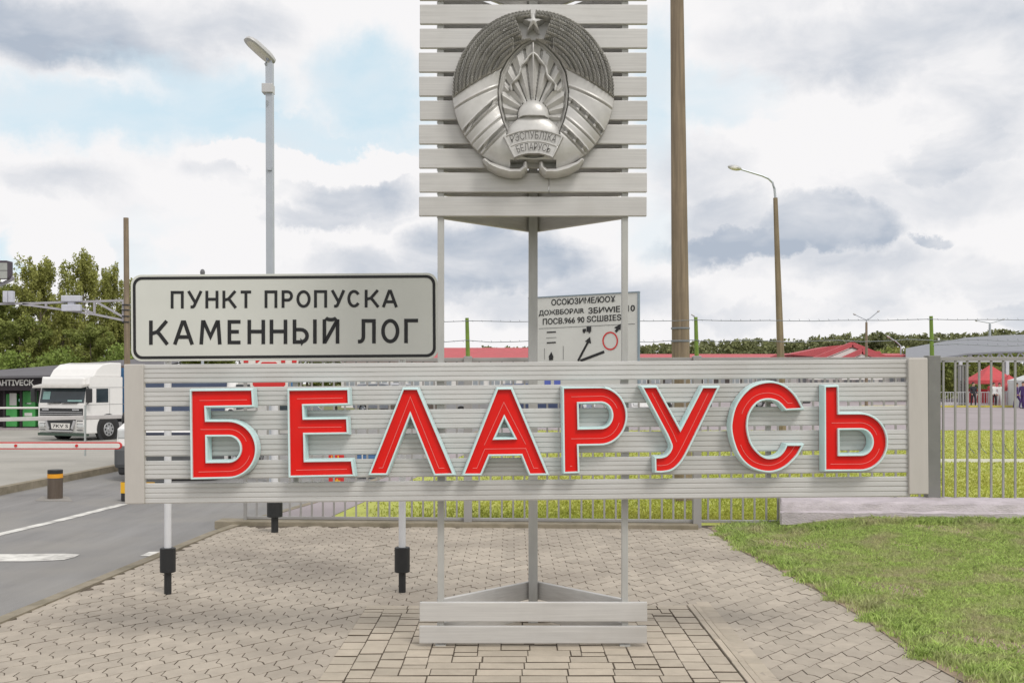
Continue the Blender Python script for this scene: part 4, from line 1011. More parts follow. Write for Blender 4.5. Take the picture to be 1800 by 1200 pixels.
# ------------------------------------------------------------------ barriers, bollards
def barriers():
    d = 17; root = thing('boom_barrier', 'white boom barrier arm with red edges and red dots, lowered across the road', 'barrier', (P(-190, 0, d).x, d, -.09))
    x0, x1 = P(-180, 0, d).x, P(207, 0, d).x; zc = P(0, 783, d).z; hh = S(12.5, d)
    def cap(w): return [(x0, zc - w / 2), (x1, zc - w / 2)] + [(x1 + w / 2 * math.cos(a), zc + w / 2 * math.sin(a)) for a in np.linspace(-PI / 2, PI / 2, 9)[1:-1]] + [(x1, zc + w / 2), (x0, zc + w / 2)]
    m = MB(); m.prism(cap(hh), d, d + .05); m_ = obj('arm_edge', m, REDP, root)
    m = MB(); m.prism(cap(hh * .68), d - .004, d - .0005); obj('arm_face', m, WHITEB, root)
    m = MB()
    for px in (-90, 28, 135): q = P(px, 783, d); m.tube([(q.x, d - .012, q.z), (q.x, d - .005, q.z)], S(2.8, d), 10)
    objs('red_dot', m, REDP, root)
    m = MB(); q = P(-190, 783, d); m.box((q.x, d + .12, .45), (.34, .3, 1.07)); obj('cabinet', m, WHITEB, root, bevel=.02)
    d = 23; root = thing('boom_barrier', 'plain grey-white boom barrier arm with a hanging strut, in front of the truck', 'barrier', (P(-190, 0, d).x, d, -.09))
    m = MB(); m.bar(P(-180, 741.5, d), P(226, 731.5, d), .08, S(7, d)); obj('arm', m, mat('pale_grey_boom', (.52, .50, .49), .5), root, bevel=.01)
    m = MB(); m.bar(P(150, 712, d - .05), P(149.5, 801, d - .05), .03, .045); obj('hanging_strut', m, mat('strut_grey', (.40, .43, .42), .5), root)
    m = MB(); q = P(-190, 741, d); m.box((q.x, d + .12, .45), (.36, .3, 1.08)); obj('cabinet', m, WHITEB, root, bevel=.02)
    d = 52; root = thing('guard_rail', 'thin pale rail in front of the green vending machines', 'rail', (P(-60, 0, d).x, d, gz(-20, d)))
    m = MB(); m.tube([P(-80, 717, d), P(112, 716.5, d)], .05, 8); obj('rail', m, WALLW, root)
    for px in (-60, 108):
        m = MB(); q = P(px, 717, d); m.tube([(q.x, d, gz(q.x, d)), q], .04, 8); obj('rail_post', m, WALLW, root)
barriers()
def bollards():
    b = GR(97, 876); r = S(12.8, b.y); h = S(51, b.y)
    root = thing('bollard', 'round brown steel bollard with an orange band under its dark cap', 'bollard', (b.x, b.y, -.09))
    def cyl(z0, z1, rr, mm, nm, bev=0):
        m = MB(); m.tube([(b.x, b.y, z0), (b.x, b.y, z1)], rr, 24); return obj(nm, m, mm, root, smooth=True, bevel=bev)
    z = -.09; cyl(-.09, z + h * .72, r, STEELB, 'shaft'); cyl(z + h * .72, z + h * .86, r * 1.02, ORANGE, 'orange_band'); cyl(z + h * .86, z + h, r, DPLAST, 'cap', .008)
    m = MB(); q = [GR(*p) for p in ((62, 880), (128, 881), (120, 873), (74, 872))]; m.add([(p.x, p.y, -.083) for p in q] + [(p.x, p.y, -.12) for p in q], [(0, 1, 2, 3)] + [(i, (i + 1) % 4, (i + 1) % 4 + 4, i + 4) for i in range(4)])
    obj('base_plate', m, mat('worn_base_plate', (.27, .255, .235), .9), root)
    # striped guard block half hidden behind the board end
    g = GR(252, 881); root = thing('guard_block', 'low yellow and black striped guard block at the road edge behind the board end', 'guard block', (g.x, g.y, -.09))
    w = S(80, g.y); hh = S(35, g.y)
    m = MB(); m.box((g.x, g.y + .15, hh / 2 - .09), (w, .3, hh)); obj('block', m, DPLAST, root, bevel=.02)
    m = MB()
    for a, b2 in ((212, 222), (256, 272)):
        x0, x1 = P(a, 0, g.y).x, P(b2, 0, g.y).x; m.box(((x0 + x1) / 2, g.y + .15, hh * .69 - .09), (x1 - x0, .306, hh * .55))
    objs('yellow_stripe', m, YELLOW, root)
bollards()

# ------------------------------------------------------------------ vehicles
def wheel(root, x, y, z, r, w, axis='x'):
    m = MB(); a = Vector((1, 0, 0)); c = Vector((x, y, z))
    m.tube([c - a * w / 2, c - a * w * .42, c + a * w * .42, c + a * w / 2], [r * .93, r, r, r * .93], 24); t = obj('wheel', m, TYRE, root, smooth=True, world=False)
    s_ = 1 if x > 0 else -1
    m = MB(); m.tube([c + a * s_ * w * .46, c + a * s_ * (w * .5 + .012)], [r * .62, r * .58], 18); m.tube([c + a * s_ * w * .5, c + a * s_ * (w * .5 + .05)], [r * .22, r * .16], 10); rm = obj('rim', m, RIM, t, smooth=True, world=False)
    m = MB()
    for k in range(8): an = k * PI / 4; m.tube([c + a * s_ * (w * .5 + .0125) + Vector((0, math.cos(an), math.sin(an))) * r * .42, c + a * s_ * (w * .5 + .016) + Vector((0, math.cos(an), math.sin(an))) * r * .42], r * .09, 8)
    obj('rim_hole', m, DPLAST, t, world=False)
def truck():
    d = 48; b = P(108, 775, d); root = thing('truck', 'white high-roofed lorry with dark grille pulling a blue trailer, parked at the left', 'truck', (b.x, d, b.z), (0, 0, -.40)); root.scale = (1.13, 1, 1)
    W, T = 2.46, 3.5; L_ = 2.3
    def side(prof, x0, x1, nm, mm, bev=.05, par=root): m = MB(); m.prism(prof, x0, x1, 'x'); return obj(nm, m, mm, par, world=False, bevel=bev)
    cab = side([(0.06, .34), (-.02, .7), (.0, 1.62), (.16, 2.42), (.22, 2.86), (L_, 2.86), (L_, .95), (1.75, .95), (1.70, .72), (1.0, .72), (.95, .34)], -W / 2, W / 2, 'cab', WHITEP, .06)
    m = MB(); m.prism([(.55, 2.86), (.78, 3.18), (1.15, 3.42), (1.7, 3.5), (L_, 3.5), (L_, 2.86)], -W / 2 + .09, W / 2 - .09, 'x'); obj('roof_fairing', m, WHITEP, root, world=False, bevel=.10)
    m = MB(); m.box((0, .18, 2.64), (W * .86, .2, .36)); obj('roof_ledge', m, WHITEP, root, world=False, bevel=.07)
    m = MB(); m.prism([(-.30, 2.36), (-.27, 2.46), (.2, 2.54), (.2, 2.44)], -W / 2 - .03, W / 2 + .03, 'x'); obj('sun_visor', m, mat('pale_visor', (.5, .48, .45), .4), root, world=False, bevel=.01)
    m = MB(); hx = W / 2 - .09
    def q4(m, x0, x1, z0, z1, off=.012):
        yf = lambda z: np.interp(z, [.34, .7, 1.62, 2.42, 2.86], [.06, -.02, 0, .16, .22]) - off
        zs = np.linspace(z0, z1, 4); vs = [(x, yf(z), z) for z in zs for x in (x0, x1)]; m.add(vs, [(2 * i, 2 * i + 1, 2 * i + 3, 2 * i + 2) for i in range(3)])
    q4(m, -hx, hx, 1.70, 2.42); ws = obj('windscreen', m, GLASS, root, world=False)
    m = MB(); q4(m, -hx + .12, -hx + .5, 1.85, 2.2, .018); q4(m, .3, hx - .1, 1.76, 1.83, .018); objs('dashboard_paper', m, mat('pale_teal_paper', (.3, .5, .48), .6), ws, world=False)
    m = MB()
    for z in (1.7, 1.66): m.bar((-.7, -.03, z), (.0, -.03, z + .03), .03, .02); m.bar((.05, -.03, z), (.85, -.03, z + .03), .03, .02)
    objs('wiper', m, DPLAST, root, world=False)
    m = MB(); q4(m, -hx + .02, hx - .02, 1.13, 1.46, .014); gr = obj('upper_grille', m, DPLAST, root, world=False)
    m = MB()
    for z in (1.20, 1.29): m.bar((-hx + .04, -.05, z), (hx - .04, -.05, z), .03, .028)
    for s_ in (-1, 1): m.box((s_ * .78, -.05, 1.40), (.34, .03, .06))
    objs('grille_bar', m, CHROME, gr, world=False)
    m = MB(); m.prism([(-.78, 1.02), (.78, 1.02), (.56, .44), (-.56, .44)], -.055, .0); lg = obj('lower_grille', m, DPLAST, root, world=False)
    m = MB(); m.prism([(-.50, .80), (.50, .80), (.46, .54), (-.46, .54)], -.065, -.057); pl_ = obj('number_plate', m, WHITEB, lg, world=False)
    m = MB(); text_quad(m, '7KV S', Vector((-.4, -.068, .60)), Vector((.4, -.068, .60)), Vector((-.4, -.068, .75)), Vector((.4, -.068, .75)), .02); obj('plate_lettering', m, BLACK, pl_, world=False)
    m = MB(); m.bar((-.62, -.06, .46), (.62, -.06, .46), .03, .06); m.bar((.60, -.07, .55), (.74, -.07, .92), .05, .1); m.bar((-.60, -.07, .55), (-.74, -.07, .92), .05, .1); obj('grille_trim', m, CHROME, lg, world=False)
    m = MB()
    for s_ in (-1, 1):
        for z in (.50, .64, .78, .92, 1.05): m.bar((s_ * .82, -.032, z), (s_ * 1.12, -.032, z), .01, .035)
    objs('bumper_slot', m, DPLAST, root, world=False)
    for s_ in (-1, 1): m = MB(); m.box((s_ * 1.0, -.02, .70), (.3, .06, .16)); obj('headlight', m, mat('headlight_lens', (.6, .62, .62), .1), root, world=False, bevel=.02)
    m = MB(); m.box((0, .1, .30), (W * .97, .3, .12)); obj('bumper_lip', m, mat('dark_green_grey', (.05, .08, .06), .6), root, world=False)
    for s_ in (-1, 1):
        m = MB(); m.box((s_ * (W / 2 + .20), -.02, 2.03), (.24, .16, .62)); mir = obj('mirror', m, DPLAST, root, world=False, bevel=.04)
        m = MB(); m.bar((s_ * (W / 2 - .02), .1, 2.45), (s_ * (W / 2 + .2), 0, 2.3), .03, .03); m.bar((s_ * (W / 2 - .02), .1, 1.65), (s_ * (W / 2 + .2), 0, 1.75), .03, .03); objs('mirror_arm', m, DPLAST, mir, world=False)
    m = MB(); m.box((W / 2 + .004, 1.0, 2.02), (.012, .72, .62)); objs('side_window', m, GLASS, root, world=False)
    m = MB()
    for z in (1.62, 2.38, .98): m.box((W / 2 + .002, 1.2, z), (.008, 2.3, .02))
    m.box((W / 2 + .002, 1.45, 1.65), (.008, .018, 1.4)); objs('door_seam', m, mat('seam_grey', (.3, .3, .3), .6), root, world=False)
    m = MB(); m.tube([(W / 2 - .1, 1.35, .52), (W / 2 + .02, 1.35, .52)], .68, 26); obj('wheel_arch', m, DPLAST, root, world=False)
    for s_ in (-1, 1): wheel(root, s_ * (W / 2 - .12), 1.35, .50, .52, .32)
    m = MB(); m.box((W / 2 - .1, 2.9, .62), (.1, 2.0, .36)); m.box((-W / 2 + .1, 2.9, .62), (.1, 2.0, .36)); objs('side_skirt', m, CHROME, root, world=False)
    m = MB(); m.box((0, 3.4, .75), (1.2, 2.4, .25)); obj('chassis', m, DPLAST, root, world=False)
    m = MB(); m.box((0, 9.4, 2.12), (2.52, 13.2, 2.34)); tr = obj('trailer', m, BLUEC, root, world=False, bevel=.03)
    m = MB(); m.box((0, 9.4, 3.33), (2.54, 13.2, .10)); obj('trailer_edge', m, mat('brown_rail', (.14, .10, .08), .6), tr, world=False)
    for s_ in (-1, 1):
        for y in (4.2, 11.5, 12.8, 14.1): wheel(root, s_ * (W / 2 - .12), y, .50, .5, .32)
truck()
def van():
    d = 20.2; root = thing('van', 'white van facing the camera, mostly hidden behind the left end of the board', 'van', (P(297, 0, d).x, d, -.09), (0, 0, .04))
    W, L_ = 1.96, 4.6
    m = MB(); m.prism([(0, .30), (-.05, .62), (.02, .98), (.75, 1.16), (1.45, 1.98), (1.8, 2.06), (L_, 2.04), (L_ + .05, .5), (L_, .3)], -W / 2, W / 2, 'x'); obj('body', m, WHITEP, root, world=False, bevel=.09)
    m = MB(); hx = W / 2 - .12; m.add([(-hx, .76, 1.20), (hx, .76, 1.20), (hx - .08, 1.40, 1.95), (-hx + .08, 1.40, 1.95)], [(0, 1, 2, 3)]); m.add([(-hx, .78, 1.19), (hx, .78, 1.19), (hx - .08, 1.42, 1.94), (-hx + .08, 1.42, 1.94)], [(3, 2, 1, 0)]); o = obj('windscreen', m, mat('navy_glass', (.03, .045, .085), .1), root, world=False); o.location.y = -.03; o.location.z = .03
    m = MB(); m.box((0, .05, .45), (W + .02, .36, .42)); obj('bumper', m, mat('grey_bumper', (.085, .09, .095), .6), root, world=False, bevel=.08)
    m = MB(); m.box((0, -.04, .82), (W * .62, .1, .18)); obj('grille', m, mat('navy_grille', (.02, .025, .05), .4), root, world=False, bevel=.03)
    m = MB(); m.box((0, .06, .22), (W * .94, .3, .2)); obj('lower_spoiler', m, DPLAST, root, world=False, bevel=.05)
    for s_ in (-1, 1):
        m = MB(); m.box((s_ * .80, .03, .88), (.3, .12, .2)); obj('headlight', m, MATS['headlight_lens'], root, world=False, bevel=.04)
        m = MB(); m.ball((s_ * (W / 2 + .03), .72, 1.17), (.085, .1, .165), 12, 8, Euler((0, .25 * -s_, 0)).to_matrix()); mir = obj('mirror', m, DPLAST, root, world=False, smooth=True)
        for y in (.85, 3.7): wheel(root, s_ * (W / 2 - .09), y, .33, .33, .24)
    m = MB()
    for s_ in (-1, 1): m.box((s_ * (W / 2 + .003), 2.2, 1.55), (.01, 1.9, .5))
    objs('side_window', m, GLASS, root, world=False)
van()
def car(name, label, px, d, paint, yaw, kind=0, z=0):
    root = thing(name, label, 'car', (P(px, 0, d).x, d, z), (0, 0, yaw), 'cars parked behind the board')
    W = 1.76; L_ = 4.3; hgt = 1.48 if kind == 0 else 1.72
    prof = [(0, .32), (-.04, .55), (.08, .80), (.95, .93), (1.65, hgt - .06), (2.1, hgt), (3.2, hgt - .03), (3.95, 1.0), (4.28, .92), (4.33, .5), (4.25, .3)] if kind == 0 else [(0, .34), (-.04, .6), (.08, .92), (.95, 1.05), (1.5, hgt - .06), (2, hgt), (3.9, hgt - .04), (4.25, 1.1), (4.3, .5), (4.25, .32)]
    m = MB(); m.prism(prof, -W / 2, W / 2, 'x'); obj('body', m, paint, root, world=False, bevel=.08)
    m = MB(); zb = prof[3][1] + .03; hx = W / 2
    for s_ in (-1, 1): m.prism([(1.15, zb), (1.75, hgt - .12), (3.15, hgt - .12), (3.75 if kind == 0 else 4.0, zb)], s_ * (hx + .003), s_ * (hx - .01), 'x')
    objs('side_window', m, GLASS, root, world=False)
    m = MB(); a0, a1 = prof[3], prof[4]; nrm = Vector((0, -(a1[1] - a0[1]), a1[0] - a0[0])).normalized() * .012
    A0 = Vector((0, a0[0] + .08, a0[1] + .08 * (a1[1] - a0[1]) / (a1[0] - a0[0]))) + nrm; A1 = Vector((0, a1[0] - .05, a1[1] - .05 * (a1[1] - a0[1]) / (a1[0] - a0[0]))) + nrm; X_ = Vector((hx - .1, 0, 0))
    m.add([A0 - X_, A0 + X_, A1 + X_ * .92, A1 - X_ * .92], [(0, 1, 2, 3)]); obj('windscreen', m, GLASS, root, world=False)
    for s_ in (-1, 1):
        m = MB(); m.box((s_ * .66, .0, .70), (.32, .12, .14)); obj('headlight', m, MATS['headlight_lens'], root, world=False, bevel=.03)
        m = MB(); m.box((s_ * .70, 4.3, .76), (.26, .07, .16)); obj('tail_light', m, REDP, root, world=False, bevel=.02)
        for y in (.82, 3.45): wheel(root, s_ * (hx - .08), y, .31, .31, .2)
    m = MB(); m.box((0, -.01, .45), (1.3, .1, .2)); obj('grille', m, DPLAST, root, world=False)
    return root
pW, pK, pS, pB, pR = (mat('car_white', (.66, .66, .65), .3, coat=.4), mat('car_black', (.018, .018, .02), .25, coat=.5), mat('car_silver', (.36, .36, .37), .3, .4, coat=.4), mat('car_navy', (.03, .05, .12), .3, coat=.5), mat('car_brown', (.10, .075, .06), .3, coat=.4))
car('parked_car', 'white estate car seen through the slits between the round letter and the post', 1137, 52, pW, .5, 1)
car('parked_car', 'black saloon car in the slits left of the brown utility pole', 1178, 56, pK, 1.5)
car('parked_car', 'black high car in the slits just right of the brown utility pole', 1245, 58, pK, 1.2, 1)
car('parked_car', 'brown saloon car in the slits under the pointed letter with a crossbar', 835, 55, pR, 1.45)
car('parked_car', 'silver saloon car in the slits left of the letter with one bowl', 935, 53, pS, 1.6)
car('parked_car', 'navy high car showing through the bowl of the letter P', 1035, 48, pB, 1.2, 1)
car('parked_car', 'silver high car in the slits between the two pointed letters', 740, 57, pS, .9, 1)
car('parked_car', 'white saloon car in the slits behind the second letter', 585, 52, pW, 1.2, 0, gz((585 - 900) / F * 52, 52))
car('parked_car', 'black saloon car far right in the slits behind the last letter', 1420, 75, pK, 1.5)

# ------------------------------------------------------------------ stands seen through the lower slits
m = MB(); q = P(593, 0, 20); st_ = thing('display_stand', 'small red display stand with a yellow emblem, seen through the lower slits', 'stand', (q.x, 20, 0))
m.box((q.x, 20, P(0, 822, 20).z), (S(30, 20), .05, S(62, 20))); obj('panel', m, REDP, st_)
m = MB(); m.prism([(q.x + .07 * (1 if k % 2 == 0 else .5) * math.sin(k * PI / 5), P(0, 846, 20).z + .07 * (1 if k % 2 == 0 else .5) * math.cos(k * PI / 5)) for k in range(10)], 19.965, 19.974); m.box((q.x + .02, 19.97, P(0, 806, 20).z), (.025, .01, .12)); m.box((q.x - .1, 19.97, P(0, 806, 20).z), (.02, .01, .12)); obj('yellow_emblem', m, YELLOW, st_)
for s_ in (-1, 1): m = MB(); m.box((q.x + s_ * .13, 20, P(0, 853, 20).z / 2), (.03, .03, P(0, 853, 20).z)); obj('leg', m, WALLW, st_)
q = P(643, 0, 20.6); bx = thing('storage_bin', 'blue box-shaped bin beside the red stand, seen through the lower slits', 'bin', (q.x, 20.6, 0))
zt_ = P(0, 798, 20.6).z; m = MB(); m.box((q.x, 20.8, zt_ / 2), (S(36, 20.6), .4, zt_)); obj('body', m, mat('blue_plastic', (.07, .17, .36), .5), bx, bevel=.02)
m = MB(); m.box((q.x, 20.8, zt_ + .015), (S(38, 20.6), .43, .05)); obj('lid', m, MATS['blue_plastic'], bx, bevel=.015)
m = MB(); m.box((q.x - S(6, 20.6), 20.592, zt_ / 2), (S(2, 20.6), .01, zt_ * .96)); obj('white_stripe', m, WALLW, bx)

# ------------------------------------------------------------------ kiosk and vending machines
def kiosk():
    d = 60; fz = -.85; fl_z = P(0, 752, d).z
    root = thing('kiosk_building', 'dark low kiosk building with sloping grey roof and white lettering on its fascia', 'building', (P(40, 0, d).x, d, fz))
    xa, xb = P(-160, 0, d).x, P(235, 0, d).x
    m = MB(); m.box(((xa + xb) / 2, d + 4, (fl_z + fz) / 2 - .2), (xb - xa, 10, fl_z - fz + .4)); obj('podium', m, mat('podium_pink', (.36, .30, .31), .9), root)
    m = MB(); m.box(((xa + xb) / 2, d + 5.5, (fl_z + P(0, 668, d).z) / 2), (xb - xa, 7, P(0, 668, d).z - fl_z)); obj('wall', m, DARKF, root)
    m = MB(); za = P(0, 661, d).z; zb = P(0, 686, d).z; m.box(((xa + P(110, 0, d).x) / 2, d + .9, (za + zb) / 2), (P(110, 0, d).x - xa, 2.2, za - zb)); fa_ = obj('fascia', m, DARKF, root)
    m = MB(); text_quad(m, 'АНТІVЕСК', P(-6, 677.8, d - .22), P(59.5, 677.5, d - .22), P(-6, 667, d - .22), P(59.5, 666.6, d - .22), .035); obj('fascia_lettering', m, WALLW, fa_)
    m = MB(); e0 = P(-160, 663, d - .6); e1 = P(118, 659, d - .6); r0 = P(-160, 662, d); r1 = P(118, 640, d + 4); r2 = P(145, 634.5, d + 7)
    vs = [e0, e1, Vector((P(235, 0, d).x, d - .6, e1.z)), Vector((P(235, 0, d).x, d + 9, P(0, 634, d + 9).z)), Vector((P(145, 0, d).x, d + 9, P(0, 630, d + 9).z)), Vector((xa, d + 9, P(0, 655, d + 9).z))]
    m.add(vs + [v - Vector((0, 0, .12)) for v in vs], [(0, 1, 4, 5), (1, 2, 3, 4), (0, 6, 7, 1), (1, 7, 8, 2), (6, 11, 10, 7), (7, 10, 9, 8)]); obj('roof', m, ROOFD, root)
    m = MB()
    for px in (-120, 3.5, 33, 66, 112): m.box((P(px, 0, d).x, d + .3, (fl_z + zb) / 2), (.12, .12, zb - fl_z)); 
    objs('column', m, DARKF, root)
    d2 = d + .6
    def vend(px0, px1, ytop, lab, extra):
        z0 = fl_z; zt = P(0, ytop, d2).z; x0_, x1_ = P(px0, 0, d2).x, P(px1, 0, d2).x
        r = thing('vending_machine', lab, 'vending machine', ((x0_ + x1_) / 2, d2, z0), group='green vending machines')
        w = x1_ - x0_; h = zt - z0; m = MB()
        m.prism([(x0_, z0 + .05), (x1_, z0 + .05), (x1_, zt), (x0_ + w * .25, zt), (x0_ + w * .04, zt - h * .06), (x0_, zt - h * .12)], d2, d2 + .7); obj('cabinet', m, GREENV, r, bevel=.03)
        extra(r, x0_, x1_, z0, zt)
        m = MB(); m.box(((x0_ + x1_) / 2, d2 + .35, z0 + .03), (w * .9, .6, .06)); obj('foot', m, DPLAST, r)
    def ex1(r, x0_, x1_, z0, zt):
        m = MB(); w = x1_ - x0_; h = zt - z0; m.box((x0_ + w * .74, d2 - .01, zt - h * .16), (w * .5, .02, h * .36)); obj('poster', m, WALLW, r)
        m = MB(); m.prism([(x0_ + w * .08, z0 + h * .26), (x0_ + w * .16, z0 + h * .36), (x0_ + w * .5, z0 + h * .36), (x0_ + w * .58, z0 + h * .26)], d2 - .012, d2 + .01); obj('hatch', m, DPLAST, r)
    def ex2(r, x0_, x1_, z0, zt):
        m = MB(); w = x1_ - x0_; h = zt - z0; m.box((x0_ + w * .56, d2 - .01, z0 + h * .36), (w * .48, .02, h * .09)); obj('label_plate', m, WALLW, r)
        m = MB(); m.box((x0_ + w * .56, d2 - .01, z0 + h * .66), (w * .4, .012, h * .025)); obj('coin_slot', m, CHROME, r)
        m = MB(); m.ball((x0_ + w * .07, d2 - .05, zt - h * .25), (.1, .06, .11), 10, 6); obj('mint_dial', m, mat('mint_plastic', (.3, .62, .5), .5), r, smooth=True)
    vend(5, 29.5, 692, 'green vending machine with a white poster on its upper corner', ex1)
    vend(34.5, 62, 687, 'taller green vending machine with a mint dial and white plate', ex2)
kiosk()

# ------------------------------------------------------------------ background buildings
def building(name, label, px0, px1, d, eave, ridge, depth, panes, roof_m=REDROOF, dark=False, gable=None):
    x0_, x1_ = P(px0, 0, d).x, P(px1, 0, d).x; ze, zr = P(0, eave, d).z, P(0, ridge, d + depth / 2).z
    root = thing(name, label, 'building', ((x0_ + x1_) / 2, d, 0))
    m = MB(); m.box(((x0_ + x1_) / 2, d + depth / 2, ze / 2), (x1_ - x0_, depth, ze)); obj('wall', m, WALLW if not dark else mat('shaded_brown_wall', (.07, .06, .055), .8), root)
    m = MB(); o_ = .5; yl, yh, ym = d - o_, d + depth + o_, d + depth / 2
    m.prism([(yl, ze), (yl, ze + .18), (ym, zr), (yh, ze + .18), (yh, ze)], x0_ - o_, x1_ + o_, 'x'); rf = obj('roof', m, roof_m, root)
    n = panes; w = (x1_ - x0_) / n
    for i in range(n):
        xc = x0_ + w * (i + .5)
        m = MB()
        if i % 4 == 3: m.box((xc, d - .02, ze * .36), (w * .5, .08, ze * .72)); o = obj('door', m, mat('grey_door', (.25, .26, .27), .5), root)
        else:
            m.box((xc, d - .015, ze * .56), (w * .78, .07, ze * .42)); o = obj('window', m, mat('white_window_frame', (.62, .62, .6), .5), root)
            m = MB(); m.box((xc - w * .18, d - .053, ze * .56), (w * .3, .012, ze * .36)); m.box((xc + w * .18, d - .053, ze * .56), (w * .3, .012, ze * .36)); obj('pane', m, mat('pale_pane', (.30, .33, .35), .15), o)
    return root
building('low_building', 'low white building with a long red roof, behind the tower legs', 600, 940, 75, 634, 611, 9, 12)
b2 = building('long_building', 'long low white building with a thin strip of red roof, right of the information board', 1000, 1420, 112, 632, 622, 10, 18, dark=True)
b3 = building('gabled_building', 'white building with a red double-gabled roof, right of the curved street lamp', 1400, 1600, 104, 628, 621, 9, 10)
def gables():
    d = 100; o = Vector(b3.location)
    for (pa, pb, pc, ya, yb, yc, dd, nm) in ((1410, 1497, 1562, 640, 605, 632, 0, 'large_gable'), (1462, 1514, 1566, 640, 617, 636, -1.2, 'small_gable')):
        A, B, C_ = P(pa, ya, d + dd), P(pb, yb, d + dd), P(pc, yc, d + dd)
        m = MB(); t = .45
        for p, q in ((A, B), (B, C_)): m.bar(p, q, .7, .42)
        g_ = obj(nm + '_roof', m, REDROOF, b3)
        m = MB(); m.prism([(A.x + .9, A.z), (B.x, B.z - .35), (C_.x - .7, C_.z - .15), (C_.x - .7, 2), (A.x + .9, 2)], d + dd - .2, d + dd + 1.2); obj(nm + '_wall', m, WALLW, b3)
    m = MB(); m.prism([(P(1395, 0, d).x, P(0, 622, d).z), (P(1470, 0, d).x, P(0, 607, d).z), (P(1497, 0, d).x, P(0, 604.5, d).z), (P(1462, 0, d).x, P(0, 628, d).z)], d + 1.4, d + 6); m.prism([(P(1530, 0, d).x, P(0, 617, d).z), (P(1556, 0, d).x, P(0, 616, d).z), (P(1563, 0, d).x, P(0, 628, d).z), (P(1532, 0, d).x, P(0, 630, d).z)], d + 1.4, d + 6); obj('side_roof', m, REDROOF, b3)
gables()
def canopy():
    d = 96; root = thing('steel_canopy', 'wide open shed with a grey curved roof on white lattice trusses, far right', 'canopy', (P(1720, 0, d).x, d, 0))
    pts_t = [(1592, 612), (1640, 603), (1700, 593), (1760, 589), (1830, 587), (1900, 590), (1990, 600)]; pts_b = [(1592, 633), (1640, 630), (1700, 621), (1760, 617.5), (1830, 616), (1900, 619), (1990, 628)]
    m = MB(); n = len(pts_t); vs = [P(a, b, d) for a, b in pts_b] + [P(a, b, d + 12) for a, b in pts_t]
    vs += [v - Vector((0, 0, .15)) for v in vs]
    m.add(vs, [(i, i + 1, i + 1 + n, i + n) for i in range(n - 1)] + [(i + 2 * n, i + 3 * n, i + 1 + 3 * n, i + 1 + 2 * n) for i in range(n - 1)] + [(i, i + 2 * n, i + 1 + 2 * n, i + 1) for i in range(n - 1)]); obj('roof', m, GREYROOF, root, smooth=True)
    top = lambda px: float(np.interp(px, [a for a, b in pts_b], [b for a, b in pts_b])) + 1.5
    for dd in (0.4, 8):
        m = MB(); D = d + dd; px = list(np.arange(1600, 1985, 17.5)); low = 635
        for i in range(len(px) - 1):
            m.bar(P(px[i], top(px[i]), D), P(px[i + 1], top(px[i + 1]), D), .12, .12); m.bar(P(px[i], low, D), P(px[i + 1], low, D), .12, .12)
            if top(px[i]) < low - 3: m.bar(P(px[i], top(px[i]), D), P(px[i + 1], low, D) if i % 2 else P((px[i] + px[i + 1]) / 2, low, D), .11, .11); m.bar(P(px[i + 1], top(px[i + 1]), D), P((px[i] + px[i + 1]) / 2, low, D), .11, .11)
            if i % 3 == 0: m.bar(P(px[i], top(px[i]), D), P(px[i], low, D), .1, .1)
        obj('truss', m, TRUSS, root)
    for px in (1606, 1688, 1770, 1870, 1975):
        for dd in (.4, 8): q = P(px, 635, d + dd); m = MB(); m.box((q.x, q.y, q.z / 2), (.28, .28, q.z)); objs('column', m, TRUSS, root)
canopy()
def tent(name, label, px0, px1, d, eave, peak, legs_y, m_, group=None, wall=False):
    x0_, x1_ = P(px0, 0, d).x, P(px1, 0, d).x; w = x1_ - x0_; dp = max(3.0, w * .8); ze, zp = P(0, eave, d).z, P(0, peak, d + dp / 2).z; xc = (x0_ + x1_) / 2
    root = thing(name, label, 'tent', (xc, d, 0), group=group); m = MB(); n = 5
    ring = [[(x0_, d), (x1_, d), (x1_, d + dp), (x0_, d + dp)]]
    vs = [(*p, ze - .28) for p in ring[0]] + [(*p, ze) for p in ring[0]]
    lv = []
    for t in (.35, .7, .94): lv += [(xc + (px - xc) * (1 - t), d + dp / 2 + (py - d - dp / 2) * (1 - t), ze + (zp - ze) * (t ** 1.15)) for px, py in ring[0]]
    vs += lv + [(xc, d + dp / 2, zp)]
    fs = [(j * 4 + i, j * 4 + (i + 1) % 4, (j + 1) * 4 + (i + 1) % 4, (j + 1) * 4 + i) for j in range(4) for i in range(4)] + [(16 + i, 16 + (i + 1) % 4, 20) for i in range(4)]
    m.add(vs, fs); obj('canopy', m, m_, root)
    for px, py in ring[0]: m = MB(); m.box((px + (.06 if px < xc else -.06), py + (.06 if py < d + 1 else -.06), ze / 2), (.07, .07, ze)); obj('leg', m, TRUSS, root)
    if wall:
        m = MB(); m.box((xc, d + .02, ze / 2 - .1), (w * .98, .03, ze - .25)); m.box((x0_ + .02, d + dp / 2, ze / 2 - .1), (.03, dp * .97, ze - .25)); obj('side_wall', m, m_, root)
    else:
        m = MB(); m.box((xc, d + dp - .05, ze * .35), (w * .95, .03, ze * .6)); obj('back_wall', m, m_, root)
    return root
tent('market_tent', 'red pavilion tent with a peaked roof, left one behind the fence bars', 1722, 1790, 80, 668, 641, 712, TENTR, 'red tents under the canopy')
tent('market_tent', 'red pavilion tent overlapping the left one, slightly nearer and lower', 1768, 1812, 77, 680, 658, 712, TENTR, 'red tents under the canopy')
tent('white_tent', 'pale white tent with closed sides at the right edge', 1806, 1880, 74, 668, 650, 714, TENTW, None, True)
